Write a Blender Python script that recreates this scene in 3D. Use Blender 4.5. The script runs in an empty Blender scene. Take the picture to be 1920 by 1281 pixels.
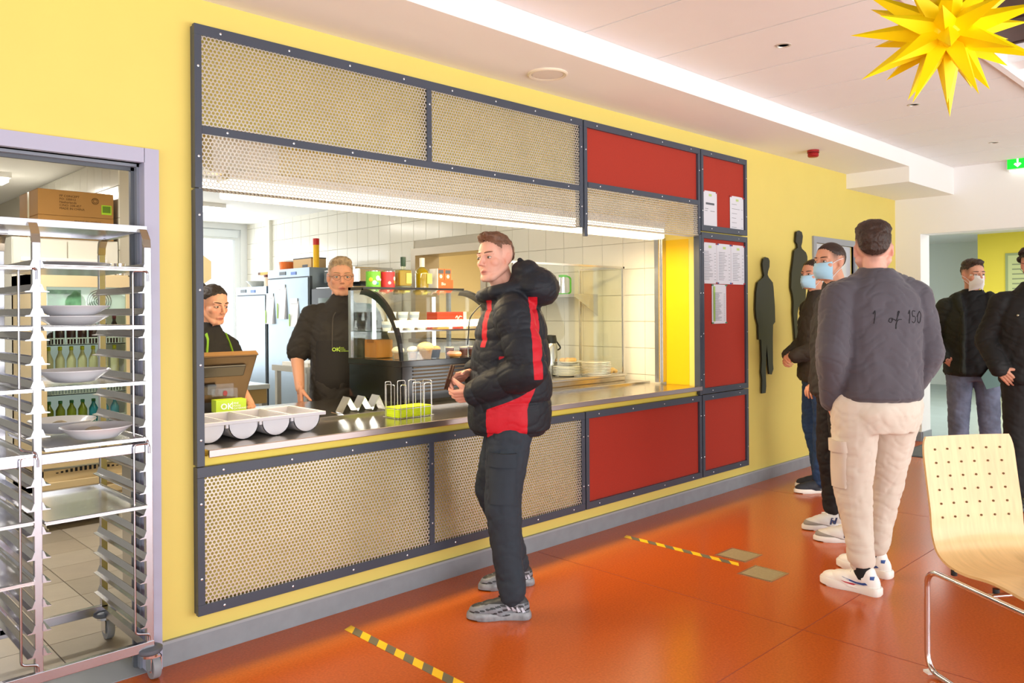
EXPO, SKY, DAY, KWIN, STRIP, STRIPW, KLAMP = 0.2, 1.15, 330, 55, 5, 55, 21
import bpy, bmesh, math, random
import numpy as np
from mathutils import Vector, Matrix, Euler
from mathutils.bvhtree import BVHTree
random.seed(7); rng = np.random.default_rng(7)
S = bpy.context.scene; COL = S.collection
PI = math.pi; R_ = math.radians
# ---------------------------------------------------------------- camera, sky, exposure
cam = bpy.data.cameras.new('camera'); camo = bpy.data.objects.new('camera', cam); COL.objects.link(camo)
cam.sensor_width = 36; cam.lens = 36*1490/1920; cam.shift_y = -(640.5-583)/1920; cam.clip_start = .05; cam.clip_end = 200
yaw, roll = R_(44.2), R_(.42)
fw = Vector((math.sin(yaw), math.cos(yaw), 0)); rt = Vector((math.cos(yaw), -math.sin(yaw), 0)); dn = Vector((0, 0, -1))
rt2 = rt*math.cos(roll)+dn*math.sin(roll); dn2 = dn*math.cos(roll)-rt*math.sin(roll)
m = Matrix((rt2, -dn2, -fw)).transposed().to_4x4(); m.translation = (0, -3.469, 1.5); camo.matrix_world = m
S.camera = camo
S.view_settings.view_transform = 'Standard'; S.view_settings.look = 'None'; S.view_settings.gamma = 1
S.view_settings.use_curve_mapping = False; S.view_settings.exposure = EXPO
w = bpy.data.worlds.new('overcast_sky'); S.world = w; w.use_nodes = True
bg = w.node_tree.nodes['Background']; bg.inputs[0].default_value = (.93, .97, 1, 1); bg.inputs[1].default_value = SKY

def area(name, loc, rot, sx, sy, power, col=(1, 1, 1), spread=PI):
    l = bpy.data.lights.new(name, 'AREA'); l.shape = 'RECTANGLE'; l.size = sx; l.size_y = sy; l.energy = power; l.color = col; l.spread = spread
    o = bpy.data.objects.new(name, l); COL.objects.link(o); o.location = loc; o.rotation_euler = rot
    o['kind'] = 'structure'; return o
# daylight: unseen fill lights added for assumed dining room windows, plus the kitchen window
area('daylight_fill_light', (3.5, -6.8, 1.0), (R_(-128), 0, R_(180)), 11, 2.2, DAY, (1, .985, .96))  # added fill with no window built, tilted up to brighten the ceiling
area('daylight_fill_light', (-4.4, -3.5, 1.2), (0, R_(-115), 0), 2.2, 6, DAY*.3, (1, .98, .95))  # another added fill without a window, from the left and aimed upward
area('daylight_fill_light', (4.0, 7.62, 1.6), (R_(-90), 0, 0), 2.4, 1.9, KWIN, (.9, .96, 1))  # area light just inside the kitchen window

area('corridor_fill_light', (12.2, -.5, 2.7), (0, 0, 0), 3, 3, 150, (1, .99, .96))  # unseen fill light, added to brighten the corridor
area('scullery_fill_light', (6.9, 3.2, 2.65), (0, 0, 0), 1.2, .6, 45, (1, .9, .7))  # added fill, out of view, so the room behind the pass-through isn't dark

# ---------------------------------------------------------------- materials
def lin(h):
    if isinstance(h, str):
        h = h.lstrip('#'); c = [int(h[i:i+2], 16)/255 for i in (0, 2, 4)]
        return tuple(x/12.92 if x <= .04045 else ((x+.055)/1.055)**2.4 for x in c)
    return tuple(h[:3])
MATS = {}
def mat(name, col='#808080', rough=.5, metal=0, spec=.5, var=0, vscale=8, bump=0, bscale=60, emit=0, trans=0, alpha=1, coat=0, ecol=None, stretch=None, ior=1.45, sheen=0, attr=None, ramp=None, sss=0):
    if name in MATS: return MATS[name]
    M = bpy.data.materials.new(name); M.use_nodes = True; nt = M.node_tree; N = nt.nodes; L = nt.links
    b = N['Principled BSDF']; c = lin(col)+(1,)
    def s(k, v): b.inputs[k].default_value = v
    s('Base Color', c); s('Roughness', rough); s('Metallic', metal); s('Specular IOR Level', spec); s('IOR', ior)
    if trans: s('Transmission Weight', trans)
    if alpha < 1: s('Alpha', alpha)
    if coat: s('Coat Weight', coat); s('Coat Roughness', .08)
    if sheen: s('Sheen Weight', sheen)
    if sss: s('Subsurface Weight', sss); s('Subsurface Radius', (.012, .005, .003)); s('Subsurface Scale', .6)
    if emit: s('Emission Color', (lin(ecol) if ecol else c[:3])+(1,)); s('Emission Strength', emit)
    tc = N.new('ShaderNodeTexCoord'); vec = tc.outputs['Object']
    if stretch:
        mp = N.new('ShaderNodeMapping'); mp.inputs['Scale'].default_value = stretch; L.new(vec, mp.inputs[0]); vec = mp.outputs[0]
    colout = None
    if attr:   # vertex float attribute picks between the base colour and a second colour
        a = N.new('ShaderNodeAttribute'); a.attribute_name = attr
        if ramp == 'color': colout = a.outputs['Color']
        else:
            g = N.new('ShaderNodeMath'); g.operation = 'GREATER_THAN'; g.inputs[1].default_value = 0; L.new(a.outputs['Fac'], g.inputs[0])
            mx = N.new('ShaderNodeMix'); mx.data_type = 'RGBA'; mx.inputs[6].default_value = c; mx.inputs[7].default_value = lin(ramp)+(1,)
            L.new(g.outputs[0], mx.inputs[0]); colout = mx.outputs[2]
    if var:
        n = N.new('ShaderNodeTexNoise'); n.inputs['Scale'].default_value = vscale; n.inputs['Detail'].default_value = 5; L.new(vec, n.inputs['Vector'])
        mr = N.new('ShaderNodeMapRange'); mr.inputs[1].default_value = .3; mr.inputs[2].default_value = .7; mr.inputs[3].default_value = 1-var; mr.inputs[4].default_value = 1+var
        L.new(n.outputs[0], mr.inputs[0])
        mx = N.new('ShaderNodeVectorMath'); mx.operation = 'SCALE'
        if colout: L.new(colout, mx.inputs[0])
        else: mx.inputs[0].default_value = c[:3]
        L.new(mr.outputs[0], mx.inputs['Scale']); colout = mx.outputs[0]
    if colout: L.new(colout, b.inputs['Base Color'])
    if bump:
        n = N.new('ShaderNodeTexNoise'); n.inputs['Scale'].default_value = bscale; n.inputs['Detail'].default_value = 4; L.new(vec, n.inputs['Vector'])
        bp = N.new('ShaderNodeBump'); bp.inputs['Strength'].default_value = bump; bp.inputs['Distance'].default_value = .01
        L.new(n.outputs[0], bp.inputs['Height']); L.new(bp.outputs[0], b.inputs['Normal'])
    MATS[name] = M; return M
def glass(name, tint='#ffffff', fac=.1, rough=.02):
    # thin pane: mostly clear, a little mirror
    if name in MATS: return MATS[name]
    M = bpy.data.materials.new(name); M.use_nodes = True; nt = M.node_tree; N = nt.nodes; L = nt.links
    N.remove(N['Principled BSDF']); t = N.new('ShaderNodeBsdfTransparent'); t.inputs[0].default_value = lin(tint)+(1,)
    g = N.new('ShaderNodeBsdfGlossy'); g.inputs['Roughness'].default_value = rough; g.inputs[0].default_value = (1, 1, 1, 1)
    f = N.new('ShaderNodeFresnel'); ge = N.new('ShaderNodeNewGeometry'); ir = N.new('ShaderNodeMapRange'); ir.inputs[3].default_value = 1.45; ir.inputs[4].default_value = 1/1.45; L.new(ge.outputs['Backfacing'], ir.inputs[0]); L.new(ir.outputs[0], f.inputs[0]); mx = N.new('ShaderNodeMixShader')
    mu = N.new('ShaderNodeMath'); mu.operation = 'MULTIPLY'; mu.inputs[1].default_value = fac*10; mu.use_clamp = True; L.new(f.outputs[0], mu.inputs[0])
    L.new(mu.outputs[0], mx.inputs[0]); L.new(t.outputs[0], mx.inputs[1]); L.new(g.outputs[0], mx.inputs[2]); L.new(mx.outputs[0], N['Material Output'].inputs[0])
    MATS[name] = M; return M

# ---------------------------------------------------------------- mesh helpers
def tag(o, label=None, cat=None, group=None, kind=None):
    for k, v in (('label', label), ('category', cat), ('group', group), ('kind', kind)):
        if v: o[k] = v
    return o
def thing(name, label, cat, loc=(0, 0, 0), rz=0, group=None):
    o = bpy.data.objects.new(name, None); COL.objects.link(o); o.empty_display_size = .1
    o.location = loc; o.rotation_euler = (0, 0, rz); return tag(o, label, cat, group)
def link(name, me, m, parent=None, smooth=False, loc=None, rot=None):
    o = bpy.data.objects.new(name, me); COL.objects.link(o)
    if m is not None:
        for x in (m if isinstance(m, (list, tuple)) else [m]): me.materials.append(x)
    if parent: o.parent = parent
    if loc: o.location = loc
    if rot: o.rotation_euler = rot
    if smooth: me.shade_smooth()
    return o
def copy_tree(o, parent=None, label=None):
    c = o.copy(); COL.objects.link(c); c.parent = parent
    if label: c['label'] = label
    for ch in list(o.children): copy_tree(ch, c)
    return c
class B:
    def __init__(s): s.v = []; s.f = []; s.m = []; s.cm = 0
    def add(s, vs, fs, M=None):
        k = len(s.v)
        s.v += [tuple(M @ Vector(p)) for p in vs] if M else [tuple(p) for p in vs]
        s.f += [tuple(i+k for i in f) for f in fs]; s.m += [s.cm]*len(fs); return s
    def box(s, x0, y0, z0, x1, y1, z1, M=None, bev=0):
        if bev:
            bm = bmesh.new(); bmesh.ops.create_cube(bm, size=1, matrix=Matrix.Translation(((x0+x1)/2, (y0+y1)/2, (z0+z1)/2)) @ Matrix.Diagonal((abs(x1-x0), abs(y1-y0), abs(z1-z0), 1)))
            bmesh.ops.bevel(bm, geom=bm.edges[:], offset=bev, segments=2, affect='EDGES', profile=.5)
            return s.bm(bm, M)
        v = [(x, y, z) for z in (z0, z1) for y in (y0, y1) for x in (x0, x1)]
        return s.add(v, [(0, 2, 3, 1), (4, 5, 7, 6), (0, 1, 5, 4), (2, 6, 7, 3), (0, 4, 6, 2), (1, 3, 7, 5)], M)
    def bm(s, bm, M=None):
        bm.verts.index_update(); s.add([v.co[:] for v in bm.verts], [[v.index for v in f.verts] for f in bm.faces], M); bm.free(); return s
    def loft(s, rings, cap=True, M=None, closed=False):
        n = len(rings[0]); v = [p for r in rings for p in r]; f = []; K = len(rings)
        for i in range(K if closed else K-1):
            j = (i+1) % K
            for k in range(n): f.append((i*n+k, i*n+(k+1) % n, j*n+(k+1) % n, j*n+k))
        if cap and not closed: f.append(tuple(range(n))[::-1]); f.append(tuple(range((K-1)*n, K*n)))
        return s.add(v, f, M)
    def lathe(s, prof, seg=24, c=(0, 0, 0), M=None, cap=True):
        return s.loft([[(c[0]+r*math.cos(2*PI*k/seg), c[1]+r*math.sin(2*PI*k/seg), c[2]+z) for k in range(seg)] for r, z in prof], cap, M)
    def tube(s, pts, r, seg=8, closed=False, cap=True, flat=None):
        pts = [Vector(p) for p in pts]; n = len(pts); rs = r if isinstance(r, (list, tuple)) else [r]*n; rings = []; up = None
        for i, p in enumerate(pts):
            a = pts[i-1] if (i or closed) else p; b = pts[(i+1) % n] if (i < n-1 or closed) else p
            t = (b-a).normalized()
            if up is None: up = Vector((0, 0, 1)) if abs(t.z) < .9 else Vector((1, 0, 0))
            u = (up - t*up.dot(t))
            u = u.normalized() if u.length > 1e-6 else t.orthogonal().normalized()
            up = u; q = t.cross(u); fl = flat or 1
            rings.append([tuple(p+(u*math.cos(2*PI*k/seg)*fl+q*math.sin(2*PI*k/seg))*rs[i]) for k in range(seg)])
        return s.loft(rings, cap, None, closed)
    def ell(s, c, r, rot=None, seg=20, rg=12, M=None):
        rr = Euler(rot).to_matrix() if rot else Matrix.Identity(3)
        v = [tuple(rr @ Vector((0, 0, -r[2]))+Vector(c))]
        for i in range(1, rg):
            a = -PI/2+PI*i/rg
            for k in range(seg): v.append(tuple(rr @ Vector((r[0]*math.cos(a)*math.cos(2*PI*k/seg), r[1]*math.cos(a)*math.sin(2*PI*k/seg), r[2]*math.sin(a)))+Vector(c)))
        v.append(tuple(rr @ Vector((0, 0, r[2]))+Vector(c))); f = []
        for k in range(seg):
            f.append((0, 1+(k+1) % seg, 1+k)); f.append((len(v)-1, 1+(rg-2)*seg+k, 1+(rg-2)*seg+(k+1) % seg))
            for i in range(rg-2): f.append((1+i*seg+k, 1+i*seg+(k+1) % seg, 1+(i+1)*seg+(k+1) % seg, 1+(i+1)*seg+k))
        return s.add(v, f, M)
    def cap(s, p0, p1, r0, r1, seg=14, flat=1, side=None):
        # tapered capsule; flat squashes it along `side`
        p0, p1 = Vector(p0), Vector(p1); t = (p1-p0); l = t.length; t.normalize()
        sd = Vector(side) if side else t.orthogonal(); sd = (sd-t*sd.dot(t)).normalized(); q = t.cross(sd); rings = []
        for a in (-80, -55, -28, 0): rings.append((p0+t*r0*math.sin(R_(a)), r0*math.cos(R_(a))))
        for a in (0, 28, 55, 80): rings.append((p1+t*r1*math.sin(R_(a)), r1*math.cos(R_(a))))
        return s.loft([[tuple(c+(sd*math.cos(2*PI*k/seg)*flat+q*math.sin(2*PI*k/seg))*r) for k in range(seg)] for c, r in rings])
    def chain(s, pts, rs, **k):
        for i in range(len(pts)-1): s.cap(pts[i], pts[i+1], rs[i], rs[i+1], **k)
        return s
    def prism(s, poly, a, b, axis='y'):
        # polygon in the other two axes, from a to b along axis
        mk = {'y': lambda p, t: (p[0], t, p[1]), 'z': lambda p, t: (p[0], p[1], t), 'x': lambda p, t: (t, p[0], p[1])}[axis]
        n = len(poly); v = [mk(p, a) for p in poly]+[mk(p, b) for p in poly]
        f = [tuple(range(n))[::-1], tuple(range(n, 2*n))]+[(i, (i+1) % n, n+(i+1) % n, n+i) for i in range(n)]
        return s.add(v, f)
    def mesh(s, name):
        me = bpy.data.meshes.new(name); me.from_pydata(s.v, [], s.f)
        if any(s.m): me.polygons.foreach_set('material_index', s.m)
        bm = bmesh.new(); bm.from_mesh(me); bmesh.ops.recalc_face_normals(bm, faces=bm.faces[:]); bm.to_mesh(me); bm.free()
        return me
    def build(s, name, m, parent=None, smooth=False, world=False, loc=None, rot=None):
        if world and parent:
            iv = (Matrix.Translation(parent.location) @ parent.rotation_euler.to_matrix().to_4x4()).inverted()
            s.v = [tuple(iv @ Vector(p)) for p in s.v]
        o = link(name, s.mesh(name), m, parent, False, loc, rot)
        if smooth: o.data.shade_smooth(); o.data.set_sharp_from_angle(angle=R_(smooth if smooth > 1 else 40))
        return o
def struct(name, b, m, parent=None, smooth=False):
    o = b.build(name, m, parent, smooth)
    if not parent: o['kind'] = 'structure'
    return o
FONT = {}
def text(name, s, size, m, parent, loc, rot, ext=.0006, align='LEFT', shear=0, sx=1):
    c = bpy.data.curves.new(name, 'FONT'); c.body = s; c.size = size; c.extrude = ext; c.align_x = align; c.shear = shear; c.resolution_u = 2; c.offset = size*(.022 if s == 'OK' else 0)
    t = bpy.data.objects.new(name, c); COL.objects.link(t); dg = bpy.context.evaluated_depsgraph_get()
    me = bpy.data.meshes.new_from_object(t.evaluated_get(dg)); bpy.data.objects.remove(t); bpy.data.curves.remove(c)
    o = link(name, me, m, parent, False, loc, rot); o.scale = (sx, 1, 1); return o
def bez(pts, n=8):
    # Catmull-Rom through points
    P = [Vector(p) for p in pts]; out = []
    for i in range(len(P)-1):
        p0 = P[max(i-1, 0)]; p1 = P[i]; p2 = P[i+1]; p3 = P[min(i+2, len(P)-1)]
        for k in range(n):
            t = k/n; out.append(.5*((2*p1)+(p2-p0)*t+(2*p0-5*p1+4*p2-p3)*t*t+(3*p1-p0-3*p2+p3)*t**3))
    return out+[P[-1]]
def fillet(pts, r, n=5):
    P = [Vector(p) for p in pts]; out = [P[0]]
    for i in range(1, len(P)-1):
        a = (P[i-1]-P[i]).normalized(); b = (P[i+1]-P[i]).normalized(); rr = min(r, (P[i-1]-P[i]).length*.45, (P[i+1]-P[i]).length*.45)
        A = P[i]+a*rr; C = P[i]+b*rr
        for k in range(n+1):
            t = k/n; out.append(A*(1-t)**2+P[i]*2*t*(1-t)+C*t*t)
    return out+[P[-1]]
# ================================================================ setting
Myel = mat('yellow_wall_paint', '#e6d270', .55, var=.015, vscale=3, bump=.03, bscale=250)
Mwht = mat('white_wall_paint', '#f6f4f2', .7, var=.006, vscale=2)
Mgry = mat('grey_baseboard', '#8f959c', .4, var=.06, vscale=14)
Mdoorf = mat('lilac_grey_door_frame', '#b3b4cb', .3)
Mdark = mat('slate_steel_paint', '#434a58', .38, var=.05, vscale=5)
Msteel = mat('brushed_steel', '#c9c8c6', .26, 1, var=.04, vscale=30, stretch=(1, 12, 12))
Mcount = mat('worktop_steel', '#c4bcae', .22, 1, var=.05, vscale=9)
Mchrome = mat('polished_steel', '#dedde2', .12, 1)
Mgalv = mat('galvanised_sheet', '#c2bcb2', .4, .7, var=.06, vscale=6)
Mred = mat('red_felt_panel', '#a8301f', .8, var=.07, vscale=120)
Mtile = mat('white_wall_tile', '#efece0', .16, var=.012, vscale=3)
Mgrout = mat('tile_grout', '#cfc8b8', .8)
Mblack = mat('black_plastic', '#17171a', .32)
Mwhite = mat('white_plastic', '#f2f2f0', .35)
Mpaper = mat('printer_paper', '#d9dae2', .7)
Mink = mat('printed_ink', '#5c6068', .7)

# terracotta linoleum: mottled, faint seams, satin gloss
Mfl = mat('orange_linoleum', '#b9571c', .2, spec=.5)
nt = Mfl.node_tree; pb = nt.nodes['Principled BSDF']
n2 = nt.nodes.new('ShaderNodeTexNoise'); n2.inputs['Scale'].default_value = 90; n2.inputs['Detail'].default_value = 2
tcn = nt.nodes.new('ShaderNodeTexCoord'); nt.links.new(tcn.outputs['Object'], n2.inputs[0])
mr2 = nt.nodes.new('ShaderNodeMapRange'); mr2.inputs[1].default_value = .35; mr2.inputs[2].default_value = .75; mr2.inputs[3].default_value = .88; mr2.inputs[4].default_value = 1.14
nt.links.new(n2.outputs[0], mr2.inputs[0]); vs = nt.nodes.new('ShaderNodeVectorMath'); vs.operation = 'SCALE'
vs.inputs[0].default_value = lin('#b9571c'); nt.links.new(mr2.outputs[0], vs.inputs['Scale']); nt.links.new(vs.outputs[0], pb.inputs['Base Color'])

struct('floor', B().box(-5, -4.7, -.1, 9.52, .02, 0), Mfl)
Mseam = mat('floor_seam', '#8f3511', .5)
fl = bpy.data.objects['floor']
for x in (3.55, 6.1): B().box(x, -4.6, 0, x+.004, -.01, .0004).build('seam', Mseam, fl)
for y in (-1.75, -3.3): B().box(-4, y, 0, 9.4, y+.004, .0004).build('seam', Mseam, fl)

# yellow wall with the doorway and the serving hatch cut through
DX0, DX1, DZ = .12, 1.215, 2.13
HX0, HX1, HZ0, HZ1, WT = 1.455, 5.385, .80, 2.335, .28
b = B(); b.box(-5, 0, 0, DX0, WT, 3.1); b.box(DX0, 0, DZ, DX1, .12, 3.1); b.box(DX1, 0, 0, HX0, .12, 3.1)
b.box(HX0, 0, 0, HX1, WT, HZ0); b.box(HX0, 0, HZ1, HX1, WT, 3.1); b.box(HX1, 0, 0, 7.47, WT, 3.1); b.box(7.47, 0, 2.14, 8.36, WT, 3.1); b.box(8.36, 0, 0, 9.52, WT, 3.1)
struct('wall_front', b, Myel)
B().box(5.383, .06, .9, 5.3865, .275, 2.06).build('reveal_panel', mat('hatch_reveal_paint', '#eec100', .45), bpy.data.objects['wall_front'])
b = B(); b.box(1.272, -.018, 0, 7.41, 0, .105); b.box(8.42, -.018, 0, 9.5, 0, .105)
struct('baseboard_front', b, Mgry)
bb = bpy.data.objects['baseboard_front']
B().box(1.272, -.021, .094, 7.41, -.0175, .106).build('top_lip', mat('baseboard_lip', '#a3a8ae', .4), bb)
# left door frame (steel casing)
t = struct('door_1', B().box(DX1-.002, -.03, 0, DX1+.058, .03, DZ+.06).box(DX0-.06, -.03, 0, DX0, .03, DZ+.06).box(DX0, -.03, DZ, DX1, .03, DZ+.06), Mdoorf)
B().box(DX1-.012, .03, 0, DX1+.002, .125, DZ).box(DX0, .03, DZ-.012, DX1, .125, DZ+.001).build('jamb_lining', mat('jamb_grey', '#8d93a0', .3), t)
B().box(DX1-.026, .06, 0, DX1-.012, .075, DZ-.012).box(DX0, .06, DZ-.026, DX1, .075, DZ-.012).build('rubber_seal', mat('seal_grey', '#5b6068', .5), t)
B().box(DX0, -.02, 0, DX1, WT, .004).build('threshold', mat('threshold_grey', '#8b9096', .4), t)
# far door in the yellow wall
t = struct('door_2', B().box(7.41, -.02, 0, 7.47, .02, 2.2).box(7.47, -.02, 2.14, 8.36, .02, 2.2).box(8.36, -.02, 0, 8.42, .02, 2.2), mat('far_door_frame', '#9ea3ac', .35))
B().box(7.47, .03, 0, 8.36, .07, 2.14).build('door_leaf', mat('far_door_leaf', '#d9dde4', .4), t)
B().box(7.6, .022, 1.2, 8.23, .032, 2.0).build('pane', mat('frosted_pane', '#e9eef2', .15), t)

# ceilings: soffit, its fascia, the dropped box, the panelled ceiling, the recess with dark boards
struct('trim_1', B().box(-5, -.615, 2.885, 8.2, 0, 3.3).box(8.2, -.615, 2.735, 9.52, 0, 3.3), Mwht)
Mceil = mat('ceiling_panel', '#f4f1ef', .8, var=.006)
c = struct('ceiling', B().box(-5, -2.02, 3.05, 9.6, -.6, 3.1).box(-5, -9, 3.05, 9.6, -4.4, 3.1), mat('ceiling_joint', '#a89c92', .8))
pm = None
for k in range(-7, 10):
    x0 = 3.35+.672*k; x1 = min(x0+.66, 9.52)
    if x0 > 9.5 or x0 < -2: continue
    B().box(x0, -2.02, 3.03, x1, -.62, 3.055).build('panel', Mceil, c)
    B().box(x0, -8, 3.03, x1, -4.42, 3.055).build('panel', Mceil, c)
b = B(); b.box(-5, -2.06, 3.0, 9.52, -2.02, 3.17); b.box(-5, -4.44, 3.0, 9.52, -4.4, 3.17)
struct('trim_2', b, Mwht)
r = struct('trim_3', B().box(-5, -4.4, 3.2, 9.52, -2.06, 3.24), mat('recess_backing', '#3a2620', .8))
for k in range(22): B().box(-1+k*.48, -4.4, 3.15, -1+k*.48+.44, -2.06, 3.2).build('board', mat('dark_timber_board', '#4a322a', .6, var=.15, vscale=6), r)
struct('trim_4', B().box(5.75, -4.4, 3.04, 5.95, -2.06, 3.15), Mwht)

# far white wall with the wide passage, and the corridor beyond
b = B(); b.box(9.52, -.27, 0, 9.8, .3, 3.1); b.box(9.52, -8, 2.33, 9.8, -.27, 3.1)
struct('wall_right', b, Mwht)
struct('baseboard_right', B().box(9.5, -.27, 0, 9.52, 0, .105).box(9.52, -.285, 0, 9.8, -.27, .105), Mgry)
struct('floor_corridor', B().box(9.52, -8, -.1, 20, 4, -.001), mat('grey_green_floor', '#97a5a3', .3, var=.08, vscale=3))
struct('wall_corridor', B().box(9.8, 3.2, 0, 16.9, 3.3, 3).box(13.4, 1.75, 0, 13.6, 3.2, 3), mat('corridor_pale_blue', '#d9e6e8', .6))
struct('wall_corridor_end', B().box(16.8, .4, 0, 17, 3.3, 3), mat('corridor_white', '#e2e8e4', .6))
struct('wall_corridor_yellow', B().box(15.2, -5, 0, 15.4, .72, 3), mat('corridor_yellow', '#dcc83c', .55))
struct('ceiling_corridor', B().box(9.8, -8, 2.75, 20, 4, 2.85), Mwht)
struct('baseboard_corridor', B().box(9.8, 3.18, 0, 16.8, 3.2, .1).box(13.38, 1.75, 0, 13.4, 3.2, .1).box(15.18, -5, 0, 15.2, .72, .1), mat('corridor_skirting', '#5d666c', .5))

# kitchen shell
struct('floor_kitchen', B().box(-1.5, .02, -.1, 5.6, 8, -.012), mat('kitchen_grout', '#7d7568', .8))
fk = bpy.data.objects['floor_kitchen']
mts = [mat('floor_tile_%d' % i, h, .32, var=.05, vscale=9, bump=.05, bscale=40) for i, h in enumerate(('#a89d8f', '#b0a698', '#9f9587'))]
base = {}
for i in range(3):
    base[i] = B().box(0, 0, -.012, .296, .296, 0, bev=.0015).mesh('floor_tile'); base[i].materials.append(mts[i])
for ix in range(0, 8):
    for iy in range(0, 12):
        o = bpy.data.objects.new('floor_tile', base[random.randrange(3)]); COL.objects.link(o); o.parent = fk; o.location = (.1+.3*ix, .285+.3*iy, 0)
kx = 5.4
struct('wall_kitchen_right', B().box(kx+.008, WT, 0, kx+.3, 2.50, 3).box(kx+.008, 3.62, 0, kx+.3, 7.9, 3).box(kx+.008, 2.5, 2.16, kx+.3, 3.62, 3).box(kx+.008, 2.5, 0, kx+.3, 3.62, 1.2), Mgrout)
wk = bpy.data.objects['wall_kitchen_right']
tm = B().box(0, 0, 0, .012, .2215, .2175, bev=.0015).mesh('wall_tile'); tm.materials.append(Mtile)
rest = B(); cnt = 0
for iy in range(0, 33):
    for iz in range(0, 13):
        y0 = .275+.225*iy; z0 = .092+.221*iz-.013
        if y0 > 2.3 and y0 < 3.63 and z0 > 1.1 and z0 < 2.14: continue
        if z0 > 2.75: continue
        if z0 > .85 and cnt < 290 and not (y0 > 4.6 and z0 < 1.9):
            o = bpy.data.objects.new('wall_tile', tm); COL.objects.link(o); o.parent = wk; o.location = (kx-.002, y0, z0); cnt += 1
        else: rest.box(kx-.002, y0, z0, kx+.009, y0+.2215, z0+.2175)
tag(rest.build('wall_tiles_far', Mtile, wk), kind='stuff')
# pass-through in the tiled wall: steel surround, bright room beyond
b = B(); b.box(kx-.02, 2.44, 2.12, kx+.32, 3.68, 2.2); b.box(kx-.02, 3.6, 1.2, kx+.32, 3.68, 2.12); b.box(kx-.02, 2.44, 1.2, kx+.32, 2.52, 2.12); b.box(kx-.06, 2.44, 1.16, kx+.32, 3.68, 1.2)
struct('window_1', b, mat('pass_surround', '#b3a897', .35, .6))
b = B(); b.box(8.0, 1.6, 0, 8.1, 5.4, 2.7); b.box(5.7, 5.4, 0, 8.1, 5.5, 2.7); b.box(5.7, 1.5, 0, 8.1, 1.6, 2.7); b.box(5.7, 1.5, 2.7, 8.1, 5.5, 2.8); b.box(5.7, 1.5, -.1, 8.1, 5.5, 0)
struct('wall_scullery', b, mat('scullery_cream', '#efe2bd', .6))
b = B(); b.box(7.94, 3.1, 0, 8.0, 3.18, 2.1); b.box(7.94, 3.18, 2.02, 7.998, 4.1, 2.1); b.box(7.94, 4.1, 0, 8.0, 4.18, 2.1)
t = struct('door_3', b, mat('scullery_frame', '#d9cfb8', .5)); B().box(7.97, 3.18, 0, 7.99, 4.1, 2.02).build('door_leaf', mat('scullery_leaf', '#d8a95f', .5), t)
# cable duct strip, far wall with tall window, ceiling, left wall, partition
struct('trim_5', B().box(kx-.05, 6.92, 0, kx, 7.0, 2.8), mat('cable_duct', '#e4e2d4', .5))
b = B(); b.box(2.7, 7.7, 2.72, 5.3, 7.95, 3); b.box(5.3, 7.7, 0, 5.7, 7.95, 3); b.box(2.7, 7.7, 0, 5.3, 7.95, .5); b.box(-1.5, 7.7, 0, 2.7, 7.95, 3)
struct('wall_kitchen_back', b, mat('kitchen_white', '#eef1f2', .6))
b = B(); b.box(2.7, 7.72, 2.575, 5.3, 7.8, 2.72); b.box(5.22, 7.72, .58, 5.3, 7.8, 2.575); b.box(2.7, 7.72, .58, 2.78, 7.8, 2.575); b.box(2.7, 7.72, .5, 5.3, 7.8, .58); b.box(3.95, 7.72, .58, 4.03, 7.8, 2.575)
t = struct('window_2', b, mat('window_frame_white', '#e9eef0', .4))
for x0, x1 in ((2.78, 3.95), (4.03, 5.22)): B().box(x0, 7.755, .58, x1, 7.765, 2.575).build('pane', glass('window_pane', '#ffffff', .05), t)
B().box(2.7, 7.66, 2.6, 5.24, 7.72, 2.7).build('blind_box', mat('blind_box', '#dfe5e8', .5), t)
struct('ceiling_kitchen', B().box(-1.5, WT, 2.8, 5.7, 8, 2.95), mat('kitchen_ceiling', '#f2f1ee', .7))
struct('wall_kitchen_left', B().box(-1.6, WT, 0, -1.5, 8, 2.9), mat('kitchen_white', '#eef1f2', .6))
p = struct('wall_partition', B().box(2.212, 3.35, 0, 2.3, 7.7, 2.8), Mgrout)
tl = B().box(0, 0, 0, .012, .1985, .2585, bev=.0015).mesh('partition_tile'); tl.materials.append(Mtile)
for iy in range(0, 12):
    for iz in range(4, 11):
        o = bpy.data.objects.new('wall_tile', tl); COL.objects.link(o); o.parent = p; o.location = (2.202, 3.35+.2*iy, -.08+.262*iz)
struct('column_kitchen', B().box(.95, 6.6, 0, 1.3, 6.95, 2.8), mat('tiled_column', '#e6e6dd', .3))
# ================================================================ serving hatch: framed panels
XL, XR, FT, FB, FM = 1.417, 6.10, 2.758, .184, .829
def perf(x0, x1, z0, z1, y, th=.002, pitch=.0185, r=.0073, flat=False):
    # sheet with real round-ish holes: hexagonal cells, each a ring of six quads plus the wall of its hole
    b = B(); dx = pitch; dz = pitch*.866; nx = int((x1-x0)/dx)+1; nz = int((z1-z0)/dz)+1
    cs = [(math.cos(R_(30+60*k)), math.sin(R_(30+60*k))) for k in range(6)]; R0 = pitch/math.sqrt(3)
    V = b.v; F = b.f
    for j in range(nz):
        for i in range(nx):
            cx = x0+dx*(i+.5*(j & 1)); cz = z0+dz*j; k = len(V)
            for q in (0, 1, 2):
                rr = R0 if q == 0 else r; yy = y+(th if q == 2 else 0)
                for a, c_ in cs:
                    px = min(max(cx+a*rr, x0), x1); pz = min(max(cz+c_*rr, z0), z1)
                    V.append((px, pz, -yy) if flat else (px, yy, pz))
            for s in range(6):
                t_ = (s+1) % 6; F.append((k+s, k+t_, k+6+t_, k+6+s)); F.append((k+6+s, k+6+t_, k+12+t_, k+12+s))
    b.m = [0]*len(F); me = bpy.data.meshes.new('perforated_sheet'); me.from_pydata(V, [], F); return me
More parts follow.
